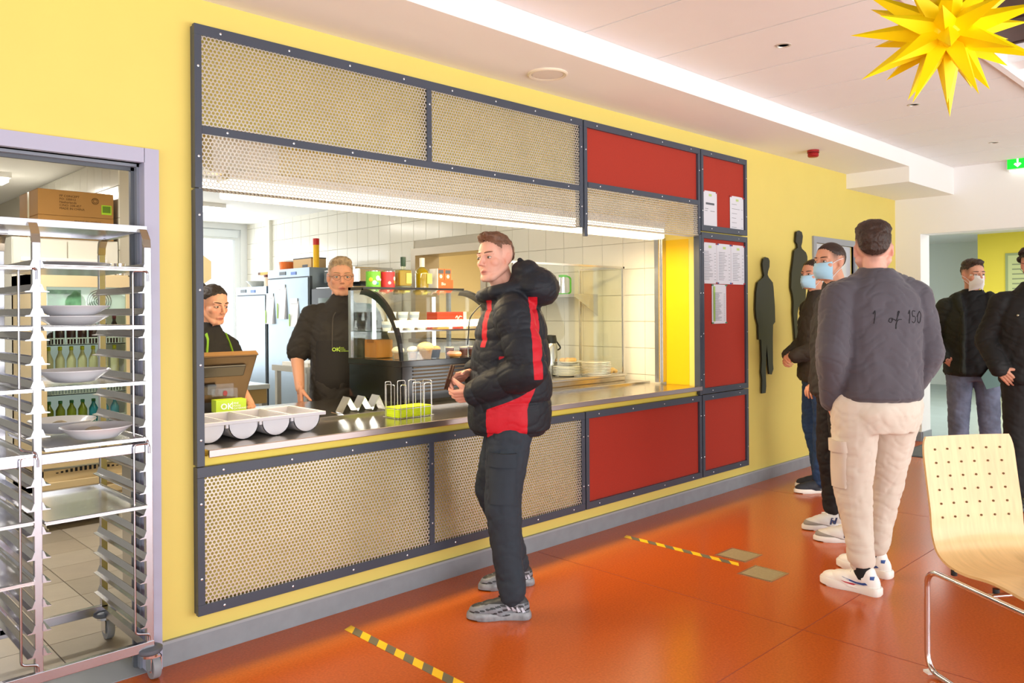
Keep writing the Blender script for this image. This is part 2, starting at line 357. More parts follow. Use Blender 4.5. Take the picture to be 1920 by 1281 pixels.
Mscrew = mat('screw_heads', '#dfe2e8', .25, .8)
def module(name, label, x0, x1, z0, z1, bars, sheets, group=None, cat='wall panel'):
    t = thing(name, label, cat, (x0, 0, z0), 0, group)
    sc = B()
    for (a, b_, c_, d) in bars:
        B().box(a-x0, -.052, b_-z0, c_-x0, -.028, d-z0, bev=.0015).build('frame_bar', Mdark, t)
        horiz = (c_-a) > (d-b_); L = (c_-a) if horiz else (d-b_); n = max(2, int(round(L/.33)))
        for k in range(n):
            u = (k+.35)/(n-.3); p = (a+(c_-a)*u, (b_+d)/2) if horiz else ((a+c_)/2, b_+(d-b_)*u)
            sc.lathe([(.0055, 0), (.0055, .003), (.002, .004)], 6, M=Matrix.Translation((p[0]-x0, -.052, p[1]-z0)) @ Matrix.Rotation(R_(90), 4, 'X'))
    tag(sc.build('screws', Mscrew, t), kind='stuff')
    for (k, a, b_, c_, d) in sheets:
        if k == 'perf':
            o = link('perforated_sheet', perf(a, c_, b_, d, -.046), Mgalv, t, loc=(-x0, 0, -z0))
        elif k == 'lip':
            o = link('perforated_lip', perf(a, c_, .0, .085, 0, flat=True), Mgalv, t, loc=(-x0, -.03, d-z0))
        else:
            B().box(a-x0, -.034, b_-z0, c_-x0, -.012, d-z0).build('felt_panel', Mred, t)
    # standoff battens fix the frame to the wall
    B().box(.004, -.03, .004, .02, 0, z1-z0-.004).box(x1-x0-.02, -.03, .004, x1-x0-.004, 0, z1-z0-.004).build('batten', Mdark, t)
    return t
ob, ib, vb = .046, .036, .032
A1 = 3.985
t = module('upper_panel', 'large dark framed perforated metal panel above the left of the serving hatch', XL, A1, 2.045, FT,
  [(XL, FT-ob, A1, FT), (XL, 2.045, XL+vb, FT-ob), (A1-vb, 2.045, A1, FT-ob), (XL+vb, 2.283, A1-vb, 2.283+ib), (2.69, 2.283+ib, 2.69+vb, FT-ob)],
  [('perf', XL+.02, 2.30, 2.70, FT-.03), ('perf', 2.70, 2.30, A1-.02, FT-.03), ('perf', XL+.025, 2.05, A1-.02, 2.30), ('lip', XL+.03, 0, A1, 2.05)])
t = module('upper_panel', 'upper red framed panel over a strip of perforated metal, above the hatch', A1+.012, 5.385, 2.09, FT,
  [(A1+.012, FT-ob, 5.385, FT), (A1+.012, 1.99, A1+.012+vb, FT-ob), (5.385-vb, 2.09, 5.385, FT-ob), (A1+.05, 2.315, 5.385-vb, 2.315+ib)],
  [('red', A1+.03, 2.33, 5.37, FT-.02), ('perf', A1+.03, 2.075, 5.37, 2.33), ('lip', A1, 0, 5.37, 2.075)])
t = module('notice_panel', 'upper red pinboard panel with two white notices at its bottom', 5.398, XR, 2.118, FT,
  [(5.398, FT-ob, XR, FT), (5.398, 2.118, XR, 2.118+ob), (5.398, 2.118+ob, 5.398+vb, FT-ob), (XR-vb, 2.118+ob, XR, FT-ob)], [('red', 5.41, 2.13, XR-.01, FT-.02)], cat='notice board')
t = module('notice_panel', 'tall red pinboard panel right of the hatch with four menu sheets', 5.398, XR, FM+.006, 2.106,
  [(5.398, 2.106-ob, XR, 2.106), (5.398, FM+.006, XR, FM+.006+ob), (5.398, FM+.05, 5.398+vb, 2.06), (XR-vb, FM+.05, XR, 2.06)], [('red', 5.41, FM+.02, XR-.01, 2.09)], cat='notice board')
t = module('lower_panel', 'small red framed panel near the floor below the tall pinboard', 5.398, XR, FB, FM,
  [(5.398, FM-ob, XR, FM), (5.398, FB, XR, FB+ob), (5.398, FB+ob, 5.398+vb, FM-ob), (XR-vb, FB+ob, XR, FM-ob)], [('red', 5.41, FB+.02, XR-.01, FM-.02)])
t = module('lower_panel', 'wide red framed panel below the right of the serving counter', A1+.012, 5.385, FB, FM,
  [(A1+.012, FM-ob, 5.385, FM), (A1+.012, FB, 5.385, FB+ob), (A1+.012, FB+ob, A1+.012+vb, FM-ob), (5.385-vb, FB+ob, 5.385, FM-ob)], [('red', A1+.03, FB+.02, 5.37, FM-.02)])
t = module('lower_panel', 'large dark framed perforated metal panel below the left of the counter', XL, A1, FB, FM,
  [(XL, FM-ob, A1, FM), (XL, FB, A1, FB+ob), (XL, FB+ob, XL+vb, FM-ob), (A1-vb, FB+ob, A1, FM-ob), (2.69, FB+ob, 2.69+vb, FM-ob)],
  [('perf', XL+.02, FB+.02, 2.70, FM-.02), ('perf', 2.70, FB+.02, A1-.02, FM-.02)])
t = module('hatch_post', 'slim dark steel post at the left side of the hatch opening', XL, XL+.034, FM+.003, 2.042, [(XL, FM+.003, XL+.034, 2.042)], [], cat='post')
t = module('hatch_post', 'slim dark steel post at the right side of the hatch opening', 5.36, 5.394, FM+.003, 2.085, [(5.36, FM+.003, 5.394, 2.085)], [], cat='post')

# ---------------------------------------------------------------- counter
Mapron = mat('counter_apron_yellow', '#f2d95c', .5)
t = thing('serving_counter', 'long stainless steel serving counter running through the hatch', 'counter', (HX0, 0, 0))
B().box(1.47, -.058, .872, 5.372, .44, .90, bev=.004).build('front_ledge', Mcount, t, world=True)
B().box(1.465, -.066, .868, 5.374, -.056, .902, bev=.003).build('front_lip', mat('lip_steel', '#b5a7a4', .3, .9), t, world=True)
B().box(1.47, .43, .872, 5.372, .455, .916, bev=.003).build('tray_stop', Msteel, t, world=True)
B().box(1.47, .45, .872, 5.372, 1.2, .915).build('worktop', Mcount, t, world=True)
B().box(1.46, -.02, .802, 5.38, .26, .87).build('apron', Mapron, t, world=True)
B().box(1.5, .5, 0, 5.37, 1.15, .87).build('cabinet_body', Msteel, t, world=True)
# right jamb profile inside the hatch
B().box(5.30, .29, .916, 5.33, .33, 2.08).box(5.335, .275, .916, 5.38, .29, 2.08).build('jamb_profile', Msteel, t, world=True)

# ---------------------------------------------------------------- strip light over the hatch
t = thing('strip_light', 'long bright strip light behind the perforated hatch canopy', 'lamp', (3.4, .16, 2.09))
B().box(1.64, .1, 2.125, 5.12, .24, 2.17).build('housing', mat('lamp_housing', '#e8e2d4', .4), t, world=True)
B().box(1.65, .095, 2.045, 5.11, .235, 2.126, bev=.01).build('diffuser', mat('strip_diffuser', '#fff6e0', .4, emit=STRIP, ecol='#ffe9bd'), t, world=True)
B().box(1.57, .12, 2.15, 1.9, .22, 2.33).build('bracket', mat('lamp_housing', '#e8e2d4', .4), t, world=True)
la = area('strip_light_glow', (0, .02, -.075), (0, 0, 0), 3.3, .12, STRIPW, (1, .76, .42)); la.parent = t
B().box(HX0, .26, 2.2, HX1, .275, 2.335).build('valance', mat('valance_cream', '#f1dfae', .5), bpy.data.objects['wall_front'])

# ---------------------------------------------------------------- notices
def sheet(x, z, wd, ht, label, name='paper_notice', rows=0, green=False, head=True, rot=0, cat='notice', title=False, cols=1):
    t = thing(name, label, cat, (x, -.036, z), 0, 'paper notices pinned on the red boards')
    g = B(); n = 6     # slightly curled sheet
    rings = []
    for k in range(n+1):
        u = k/n; cu = .004*math.sin(PI*u)+.0015
        rings.append([(u*wd, -cu, 0), (u*wd, -cu-.0008, 0), (u*wd, -cu-.0008, ht), (u*wd, -cu, ht)])
    g.loft(rings).build('sheet', Mpaper, t)
    ln = B(); y = -.0066
    if head: B().box(wd*.4, y-.0004, ht*.87, wd*.6, y, ht*.93).build('logo', mat('logo_green', '#b9cf86', .7), t)
    if title: ln.box(wd*.2, y-.0004, ht*.66, wd*.78, y, ht*.71); ln.box(wd*.12, y-.0004, ht*.55, wd*.36, y, ht*.56); ln.box(wd*.12, y-.0004, ht*.5, wd*.3, y, ht*.51); ln.box(wd*.5, y-.0004, ht*.5, wd*.8, y, ht*.51)
    rr = random.Random(int(x*1000))
    for c_ in range(cols):
        for k in range(rows):
            zz = ht*(.78-.72*k/rows); x0 = wd*(.1+.42*c_) if cols > 1 else wd*.1
            ln.box(x0, y-.0004, zz, x0+wd*(rr.uniform(.18, .34) if cols > 1 else rr.uniform(.3, .6)), y, zz+ht*.008)
            if cols == 1 and k % 2: ln.box(wd*.8, y-.0004, zz, wd*.9, y, zz+ht*.008)
    if ln.v: tag(ln.build('print', Mink, t), kind='stuff')
    if green: B().box(wd*.08, y-.0004, ht*.06, wd*.2, y, ht*.95).build('green_column', mat('sheet_green', '#a8d070', .7), t)
    for px, pz in ((.03, .98), (.97, .98), (.03, .02), (.97, .02)):
        B().box(px*wd-.012, -.009, pz*ht-.005, px*wd+.012, -.005, pz*ht+.005).build('magnet_strip', mat('pin_%d' % (int(x*50) % 3), ('#4a5fb0', '#b02a3c', '#3f8a60')[int(x*50) % 3], .4), t)
    return t
sheet(5.435, 2.12, .21, .32, 'white notice with a bold heading pinned at left of the upper red panel', rows=0, title=True)
sheet(5.845, 2.12, .215, .315, 'white notice with a small centred text block at right of the upper red panel', rows=6, cols=1)
sheet(5.425, 1.705, .212, .325, 'menu sheet with short rows, left of the three in a row', rows=20)
sheet(5.64, 1.705, .212, .325, 'menu sheet with ragged rows, middle of the three in a row', rows=18)
sheet(5.855, 1.705, .212, .325, 'menu sheet with price rows, right of the three in a row', rows=17)
sheet(5.56, 1.385, .215, .315, 'single price list with a green column hanging below the row of three', rows=28, green=True, head=False)

# ---------------------------------------------------------------- black wall figures
Mfig = mat('black_cutout_gloss', '#151517', .3)
def figure(poly, x, z, sx, sz, label):
    t = thing('wall_figure', label, 'wall art', (x, 0, z), 0, 'black cut-out figures on the yellow wall')
    B().prism([(p[0]*sx, p[1]*sz) for p in poly], -.028, -.014).build('cutout', Mfig, t)
    for zz in (.55, .8): B().box(.4*sx, -.015, zz*sz, .5*sx, 0, zz*sz+.02).build('standoff', Mblack, t)
# outlines traced as widths; (x, z) in 0..1
figA = [(.30, 0), (.47, 0), (.50, .05), (.48, .17), (.51, .30), (.535, .355), (.56, .30), (.60, .20), (.64, .135), (.76, .13), (.84, .17), (.82, .21), (.82, .40), (.84, .50), (.94, .52), (.93, .64), (.87, .78), (.84, .815), (.66, .85), (.60, .87), (.62, .895), (.69, .93), (.70, .975), (.64, .995), (.50, 1.0), (.41, .985), (.37, .95), (.40, .90), (.44, .865), (.38, .845), (.15, .81), (.08, .74), (.05, .62), (.08, .55), (.16, .50), (.17, .395), (.28, .395), (.31, .25), (.28, .155), (.32, .10)]
figure(figA, 6.255, .765, .385, 1.19, 'lower black cut-out figure of a man with both legs straight, next to the pinboard')
figB = [(.26, 0), (.42, 0), (.44, .06), (.36, .17), (.38, .28), (.44, .335), (.58, .345), (.70, .28), (.72, .2), (.74, .10), (.86, .10), (.90, .2), (.97, .29), (.86, .40), (.88, .52), (.97, .62), (.98, .78), (.90, .815), (.66, .845), (.62, .865), (.68, .90), (.72, .955), (.66, .99), (.50, 1), (.36, .985), (.33, .94), (.31, .90), (.40, .875), (.42, .85), (.22, .82), (.17, .75), (.06, .63), (.02, .5), (.12, .44), (.16, .38), (.14, .28), (.2, .15)]
figure(figB, 6.915, 1.155, .345, 1.075, 'higher black cut-out figure with one short leg, near the far door')

# ---------------------------------------------------------------- ceiling fittings
t = thing('smoke_alarm', 'small red round alarm sounder under the soffit', 'alarm', (6.74, -.33, 2.885))
B().lathe([(.05, -.001), (.05, -.02), (.043, -.024), (.046, -.03), (.046, -.052), (.038, -.06), (.02, -.062)], 20).build('body', mat('alarm_red', '#a3161b', .35), t, smooth=True)
B().lathe([(.051, -.02), (.051, -.0235)], 20).build('seam', mat('alarm_dark', '#5d0b10', .5), t)
t = thing('ceiling_speaker', 'round white ceiling speaker set into the soffit', 'speaker', (3.395, -.29, 2.885))
B().lathe([(.118, 0), (.118, -.006), (.11, -.012), (.094, -.008), (.094, 0)], 40).build('trim_ring', mat('speaker_ring', '#efe3cd', .4), t, smooth=True)
B().lathe([(.093, -.003), (.09, -.007), (.001, -.009)], 40).build('grille', mat('speaker_grille', '#e6ddd6', .6), t, smooth=True)
for i, (x, y, lb) in enumerate(((4.35, -1.27, 'recessed ceiling spot nearest the camera, right of the speaker'), (6.34, -1.3, 'recessed ceiling spot just below the tip of the yellow star'), (8.35, -1.31, 'recessed ceiling spot nearest the far wall'))):
    t = thing('recessed_spot', lb, 'lamp', (x, y, 3.03), 0, 'recessed ceiling spots')
    B().lathe([(.043, 0), (.043, -.004), (.034, -.006), (.03, .0), (.028, .012)], 20).build('ring', mat('spot_ring', '#d8d0c4', .3, .4), t, smooth=True)
    B().lathe([(.028, .006), (.001, .004)], 16).build('lamp_face', mat('spot_face', '#8d8578', .2, .5), t)
t = thing('exit_sign', 'green exit sign with a white downward arrow by the ceiling', 'sign', (9.5, -1.14, 2.9))
B().box(-.05, -.42, .02, .02, .0, .17, bev=.004).build('housing', Mwhite, t)
B().box(-.056, -.41, .03, -.05, -.006, .16).build('face', mat('exit_green', '#08b52d', .3, emit=1.0, ecol='#06c42c'), t)
ar = [(-.065, .075), (-.1, .042), (-.135, .075), (-.12, .09), (-.108, .078), (-.108, .15), (-.092, .15), (-.092, .078), (-.08, .09)]
B().prism(ar, -.0585, -.0562, 'x').build('arrow', mat('exit_white', '#f4fff4', .4, emit=.7), t)
B().box(-.045, -.4, .008, .0, -.02, .022).build('light_slot', mat('exit_slot', '#f4fff4', .4, emit=1.2), t)

# ---------------------------------------------------------------- floor: hazard tapes and access covers
Mty, Mtk = mat('tape_yellow', '#f2c51d', .4, var=.05), mat('tape_dark', '#6a6350', .6, var=.1)
for x, lb in ((2.04, 'yellow and black hazard tape on the floor, nearest the camera'), (4.175, 'yellow and black hazard tape on the floor beside the access covers')):
    t = thing('hazard_tape', lb, 'floor tape', (x, -.2, 0), 0, 'floor tapes')
    wd = .05; L = .86; y = 0; k = 0; st = .066; sk = .05
    while y > -L:
        y1 = max(y-st, -L); q = lambda u, yy: (u, max(-L, min(0, yy+sk*(u/wd)-.02)))
        B().prism([q(0, y), q(wd, y), q(wd, y1), q(0, y1)], .0004, .0012, 'z').build('stripe', (Mty, Mtk)[k % 2], t); y = y1; k += 1
for x, y, lb in ((4.255, -1.055, 'square steel floor cover further from the camera, beside the tape end'), (4.045, -1.33, 'square steel floor cover nearer the camera, beyond the tape end')):
    t = thing('floor_cover', lb, 'floor hatch', (x, y, 0), 0, 'square floor covers')
    b = B(); W_ = .208
    for (a, c_, d, e) in ((0, 0, W_, .01), (0, W_-.01, W_, W_), (0, .01, .01, W_-.01), (W_-.01, .01, W_, W_-.01)): b.box(a, c_, -.002, d, e, .003)
    b.build('rim', mat('cover_brass', '#c9a682', .3, .8), t); B().box(.01, .01, -.002, W_-.01, W_-.01, .0012).build('plate', mat('cover_plate', '#a39573', .45, .2, var=.08, vscale=60), t)
    B().box(.012, .012, .0012, .017, W_-.012, .002).build('gap', Mblack, t)

# ---------------------------------------------------------------- yellow star
t = thing('hanging_star', 'spiky yellow paper star hanging from the ceiling', 'star', (0, 0, 0))
d0 = 2.95; pos = Vector((0, -3.469, 1.5))+fw*d0+rt*((1779-960)/1490*d0)+Vector((0, 0, (583-6-58)/1490*d0)); t.location = pos
Mstar = mat('star_yellow', '#ffe100', .45)
B().ell((0, 0, 0), (.1, .1, .1), seg=16, rg=10).build('core', Mstar, t)
dirs = [Vector((0, 0, -1)), Vector((0, 0, 1))]
for el, n, o in ((-58, 5, .2), (-28, 9, .0), (2, 10, .4), (30, 9, .1), (60, 5, .5)):
    for k in range(n): a = 2*PI*(k+o)/n; dirs.append(Vector((math.cos(R_(el))*math.cos(a), math.cos(R_(el))*math.sin(a), math.sin(R_(el)))))
for i, d in enumerate(dirs):
    L = .335 if i % 3 else .27; q = d.to_track_quat('Z', 'Y').to_matrix().to_4x4(); r0 = .047
    B().add([(r0, 0, .075), (0, r0, .075), (-r0, 0, .075), (0, -r0, .075), (0, 0, L)], [(0, 1, 4), (1, 2, 4), (2, 3, 4), (3, 0, 4), (3, 2, 1, 0)], q).build('spike', Mstar, t)
B().tube([(0, 0, .1), (0, 0, 3.05-pos.z)], .002, 6).build('cord', Mwhite, t)
# ================================================================ things on the counter
Mltray = mat('grey_tray_plastic', '#c9c9d4', .38)
t = thing('cutlery_tray', 'light grey four-bin cutlery tray at the left end of the counter', 'tray', (1.455, .1, .90))
bw, TD, TH = .166, .36, .092
for k in range(4):
    x0 = .012+bw*k; x1 = x0+bw-.016; r = (x1-x0)/2; cx = (x0+x1)/2; out = [(x0, TH)]+[(cx-r*math.cos(a), r-r*math.sin(a)*.98) for a in [PI*i/12 for i in range(13)]]+[(x1, TH)]
    ri = r-.004; inn = [(x1-.004, TH)]+[(cx+ri*math.cos(a), r-ri*math.sin(a)) for a in [PI*i/12 for i in range(13)]]+[(x0+.004, TH)]
    b = B().prism(out+inn, .012, TD-.012); b.prism(out, .012, .017); b.prism(out, TD-.017, TD-.012); b.build('bin', Mltray, t, smooth=35)
b = B()
for k in range(5): xx = bw*k; b.box(xx-.001 if k else 0, 0, TH-.004, xx+.012, TD, TH+.004, bev=.002)
b.box(0, -.006, TH-.012, bw*4+.016, .014, TH+.005, bev=.003); b.box(0, TD-.014, TH-.012, bw*4+.016, TD+.006, TH+.005, bev=.003); b.box(bw*4-.002, -.0065, TH-.0125, bw*4+.02, TD+.0065, TH+.0056, bev=.003)
b.build('rim', Mltray, t)
for k in range(1, 4): B().box(bw*k-.006, -.002, TH-.028, bw*k+.006, .01, TH-.01).build('clip', Mltray, t)
# zigzag holder
t = thing('zigzag_holder', 'folded zigzag steel stand with three peaks behind the napkin basket', 'stand', (2.46, .5, .915), R_(-8))
zz = [(x*.82+.03, z*.9) for x, z in ((0, 0), (.058, .095), (.118, .004), (.172, .095), (.232, .004), (.286, .095), (.335, .0))]
b = B(); rings = []
b.loft([[(x, 0, z), (x, .1, z), (x, .1, z+.0035), (x, 0, z+.0035)] for x, z in zz]); b.box(.002, 0, 0, .032, .1, .0025)
b.build('folded_sheet', mat('mirror_sheet', '#d8dce2', .14, 1), t)
# napkin basket
t = thing('napkin_basket', 'wire basket of lime green napkins on the counter', 'basket', (2.62, .14, .90))
Mwire = mat('basket_wire', '#cfcfd2', .25, .9); G = mat('lime_napkin', '#c6df1e', .8, var=.04)
for k in range(9): B().box(.012+.001*(k % 2), .012, .006+.0062*k, .25-.002*(k % 3), .135, .0118+.0062*k, bev=.001).build('napkin', G, t)
def loop(p, q, h, z0=.0): return fillet([(p[0], p[1], z0), (p[0], p[1], h), (q[0], q[1], h), (q[0], q[1], z0)], .012, 3)
for p, q, h in (((.02, 0), (.06, 0), .19), ((.105, 0), (.16, 0), .2), ((.185, 0), (.235, 0), .19), ((.02, .148), (.06, .148), .2), ((.105, .148), (.16, .148), .2), ((.185, .148), (.235, .148), .2), ((0, .03), (0, .11), .19), ((.262, .03), (.262, .11), .2)):
    B().tube(loop(p, q, h), .0022, 6).build('wire_hoop', Mwire, t)
for z in (.004, .055): B().tube(fillet([(.0, .07, z), (0, 0, z), (.262, 0, z), (.262, .148, z), (0, .148, z), (0, .072, z)], .012, 3), .002, 6).build('wire_ring', Mwire, t)
# till
Mtill = mat('till_bronze', '#4d3a26', .35, .3); Mtb = mat('till_dark', '#2e2a28', .35)
t = thing('till_terminal', 'tilted touch-screen till seen from behind at the left of the hatch', 'till', (1.80, .82, .915))
Mt = Matrix.Translation((.0, -.1, .23)) @ Matrix.Rotation(R_(32), 4, 'X')
B().box(-.21, -.016, -.15, .235, .016, .155, Mt, bev=.006).build('screen_shell', Mtill, t)
B().box(-.17, -.03, .03, .18, -.014, .1, Mt, bev=.006).build('vent_bulge', Mtb, t); B().box(-.21, -.018, .155, .237, .018, .163, Mt).build('top_edge', mat('till_edge', '#7d5c36', .4), t)
B().box(-.11, -.034, -.085, .04, -.014, -.02, Mt, bev=.006).build('hinge_block', Mtb, t); B().box(-.2, .016, -.14, .225, .019, .145, Mt).build('display', mat('till_glass', '#101418', .1), t)
B().box(-.08, -.03, .0, .08, .05, .2).build('neck', Mtb, t); B().box(-.14, -.1, 0, .14, .12, .025, bev=.006).build('foot', Mtb, t)
# leaflet dispensers
t = thing('card_box', 'green and white leaflet box printed OK beside the till', 'leaflet box', (1.735, .47, .93), R_(-6)); B().box(.02, .01, -.015, .13, .06, 0).build('riser', Mwhite, t)
B().box(0, 0, 0, .15, .07, .05).build('white_carton', Mwhite, t); B().box(-.004, -.004, .05, .15, .07, .062).build('dark_band', mat('carton_grey', '#6c6a66', .5), t)
B().box(-.004, -.004, .062, .15, .07, .125).build('green_lid', mat('lime_card', '#b4d32a', .5), t)
text('logo_letters', 'OK', .042, Mwhite, t, (.018, -.005, .078), (R_(90), 0, 0), .0005); B().box(.077, -.0052, .074, .0795, -.004, .114).build('logo_bar', Mwhite, t)
text('logo_small_print', 'FINE\nFOOD\nCATERING', .0135, Mwhite, t, (.083, -.005, .101), (R_(90), 0, 0), .0004)
for k in range(2): B().box(.055, -.0052, .0522+.0042*k, .1, -.004, .0545+.0042*k).build('print_line', Mwhite, t)
t = thing('acrylic_holder', 'clear acrylic leaflet holder behind the green OK box', 'leaflet holder', (1.75, .56, .915))
Gc = glass('acrylic', '#f6f8fa', .03); B().box(0, 0, 0, .14, .003, .19).box(0, .05, 0, .14, .053, .21).box(0, 0, 0, .14, .053, .004).build('pocket', Gc, t)
B().ell((.07, -.002, .165), (.012, .001, .014)).build('round_mark', mat('mark_red', '#8e3138', .5), t)
t = thing('small_card_stand', 'small white card with a coloured picture, left of the OK box', 'card stand', (1.63, .46, .915))
B().box(0, 0, 0, .1, .05, .06).build('card_block', Mwhite, t); B().box(.02, -.002, .018, .06, 0, .05).build('picture', mat('card_picture', '#d77f80', .6), t); B().box(.082, -.002, 0, .1, 0, .06).build('green_edge', mat('card_green', '#74b89a', .6), t)

# ================================================================ pastry display case
cx0, cx1, cy0, cy1, cz0, cz1, czt = 2.93, 3.80, .53, 1.12, .915, 1.19, 1.665
t = thing('display_case', 'black pastry display case with curved glass front on the counter', 'display case', (cx0, cy0, cz0))
Mcase = mat('case_black', '#121214', .12, coat=.4)
B().box(cx0, cy0, cz0+.02, cx1, cy1, cz1, bev=.008).build('base', Mcase, t, world=True)
B().box(cx0-.004, cy0-.006, cz1-.035, cx1+.004, cy1, cz1+.004, bev=.003).build('deck_rim', Mcase, t, world=True)
for k in range(8): B().box(cx0+.09, cy0-.008, cz0+.075+.022*k, cx1-.09, cy0+.002, cz0+.083+.022*k).build('vent_slat', mat('vent_bronze', '#4d4132', .4, .3), t, world=True)
def arc(n=14):  # glass profile y,z from the top rear to the front foot
    return [(cy0+.005+(.42)*(1-math.sin(PI/2*u)**1.05), cz1+(czt-cz1-.01)*(math.cos(PI/2*u)**.95 if u < 1 else 0)) for u in [k/n for k in range(n+1)]]
ap = arc()
for x0 in (cx0, cx1-.022):
    b = B(); prof = ap; b.loft([[(x0, y, z), (x0+.022, y, z), (x0+.022, y+.03*(.3+.7*(1-i/len(prof))), z-.04*(.2+.8*(i/len(prof)<.9))), (x0, y+.03*(.3+.7*(1-i/len(prof))), z-.04*(.2+.8*(i/len(prof)<.9)))] for i, (y, z) in enumerate(prof)])
    b.build('arched_frame', Mcase, t, world=True)
    B().box(x0, cy1-.03, cz1, x0+.022, cy1, czt).build('rear_post', mat('case_alloy', '#aeb6be', .25, .8), t, world=True)
B().box(cx0, .94, czt-.02, cx1, cy1, czt).build('top_plate', mat('case_top', '#2a2826', .15), t, world=True)
b = B(); b.loft([[(cx0+.02, y, z), (cx1-.02, y, z), (cx1-.02, y+.003, z-.003), (cx0+.02, y+.003, z-.003)] for y, z in ap]); b.build('curved_glass', glass('case_glass', '#fbfdfc', .12), t, world=True)
poly = [(cy1-.02, cz1), (cy1-.02, czt-.02)]+[(y+.02, z-.02) for y, z in ap]
for x0 in (cx0+.008, cx1-.012): B().prism(poly, x0, x0+.004, 'x').build('side_glass', glass('case_glass', '#fbfdfc', .12), t, world=True)
B().box(cx0+.02, cy1-.01, cz1, cx1-.02, cy1-.006, czt-.02).build('rear_glass', glass('case_glass', '#fbfdfc', .12), t, world=True)
zs = 1.375
B().box(cx0+.02, .70, zs-.006, cx1-.02, cy1-.03, zs).build('glass_shelf', glass('shelf_glass', '#dfeee8', .2), t, world=True)
B().box(cx0+.02, .698, zs-.008, cx1-.02, .704, zs+.002).build('shelf_edge', Mchrome, t, world=True)
for x in (3.10, 3.62): B().box(x, cy1-.05, cz1+.02, x+.018, cy1-.03, czt-.06).build('led_strip', mat('led_white', '#ffffff', .3, emit=2, ecol='#eaf4ff'), t, world=True)
# ---- food in the case, each a thing
Mcup = mat('cup_white', '#e9edf2', .35); Mcake = mat('muffin_paper', '#a88562', .7); Mfoam = mat('cream_topping', '#efe2c8', .6, bump=.3, bscale=80); Mchoc = mat('choc_dessert', '#6b4238', .5)
def cup(x, y, z, lb, s=1):
    t = thing('dessert_cup', lb, 'cup', (x, y, z), 0, 'dessert cups on the glass shelf')
    B().lathe([(.026*s, 0), (.034*s, .055*s), (.034*s, .056*s)], 18).build('pot', Mcup, t, smooth=True); B().lathe([(.036*s, .055*s), (.036*s, .06*s), (.001, .061*s)], 18).build('lid', mat('cup_lid', '#f7f8fa', .25), t, smooth=True); B().lathe([(.0308*s, .02*s), (.0335*s, .04*s)], 18, cap=False).build('blue_band', mat('cup_band', '#a9bbd6', .5), t)
ords = ('leftmost', 'second', 'third', 'fourth')
for k in range(4): cup(3.03+.095*k, .82, zs+.001, 'white dessert cup on the glass shelf, %s of the bottom row' % ords[k])
for k in range(3): cup(3.08+.095*k, .84, zs+.063, 'white dessert cup stacked on top, %s of the upper row' % ords[k])
t = thing('pastry_slice', 'flat golden pastry bar beside the dessert cups', 'pastry', (3.42, .78, zs+.001)); B().box(0, 0, 0, .13, .06, .012, bev=.004).build('pastry', mat('pastry_gold', '#d09a4a', .6, bump=.4), t); B().box(.01, .006, .012, .12, .054, .022, bev=.004).build('filling', mat('pastry_fill', '#8f4f2b', .6), t); B().box(.1, -.004, .002, .13, 0, .018).build('price_tag', Mwhite, t)
t = thing('red_carton', 'red food carton with white heart print on the glass shelf', 'carton', (3.5, .88, zs+.001)); B().box(0, 0, 0, .24, .12, .12, bev=.002).build('box', mat('carton_red', '#d63a20', .45), t); B().box(.24, 0, 0, .27, .12, .12).build('white_end', Mwhite, t)
B().ell((.15, -.001, .028), (.018, .0012, .014)).build('heart_mark', Mwhite, t); B().box(.1, -.001, .02, .118, 0, .045).build('code_mark', Mwhite, t); B().tube(bez([(.165, -.001, .075), (.18, -.001, .09), (.19, -.001, .07), (.205, -.001, .088), (.225, -.001, .085)]), .004, 6).build('script_mark', Mwhite, t); B().box(.165, -.001, .06, .22, 0, .064).build('underline', Mwhite, t)
def muffin(x, y, lb, col='#efe0c4', s=1):
    t = thing('muffin', lb, 'muffin', (x, y, cz1+.006), 0, 'muffins on the case deck')
    n = 20; rings = []
    for r, z in ((.024, 0), (.034, .05)): rings.append([(s*(r+.0015*(k % 2))*math.cos(2*PI*k/n), s*(r+.0015*(k % 2))*math.sin(2*PI*k/n), s*z) for k in range(n)])
    B().loft(rings).build('paper_case', Mcake, t); B().ell((0, 0, .055*s), (.04*s, .04*s, .026*s)).build('crown', mat('crown_'+col[1:], col, .65, bump=.5, bscale=70), t, smooth=True)
muffin(3.03, .70, 'cream topped muffin at the far left of the case'); muffin(3.12, .66, 'white topped muffin behind the arched frame', '#f4efe4'); muffin(3.16, .58, 'large golden muffin just right of the arched frame', '#e2c48c', 1.35)
t = thing('muffin', 'muffin in a dark blue case beside the large golden muffin', 'muffin', (3.27, .62, cz1+.006), 0, 'muffins on the case deck'); B().lathe([(.026, 0), (.038, .055)], 20).build('paper_case', mat('case_navy', '#1d2b45', .5), t); B().ell((0, 0, .06), (.036, .036, .02)).build('crown', mat('crown_gold', '#d69b4f', .65, bump=.5, bscale=70), t, smooth=True)
t = thing('pink_doughnut', 'doughnut with pink icing on the case deck', 'doughnut', (3.40, .58, cz1+.006)); b = B(); n = 20
b.loft([[( (.032+.018*math.cos(a))*math.cos(u), (.032+.018*math.cos(a))*math.sin(u), .018+.018*math.sin(a)) for a in [2*PI*j/10 for j in range(10)]] for u in [2*PI*k/n for k in range(n)]], closed=True); b.build('dough', mat('dough', '#cf9350', .6), t, smooth=True)
b = B(); b.loft([[( (.032+.019*math.cos(a))*math.cos(u), (.032+.019*math.cos(a))*math.sin(u), .02+.019*math.sin(a)) for a in [PI*.05+PI*.9*j/6 for j in range(7)]] for u in [2*PI*k/n for k in range(n)]], closed=True); b.build('icing', mat('pink_icing', '#e79a90', .3), t, smooth=True)
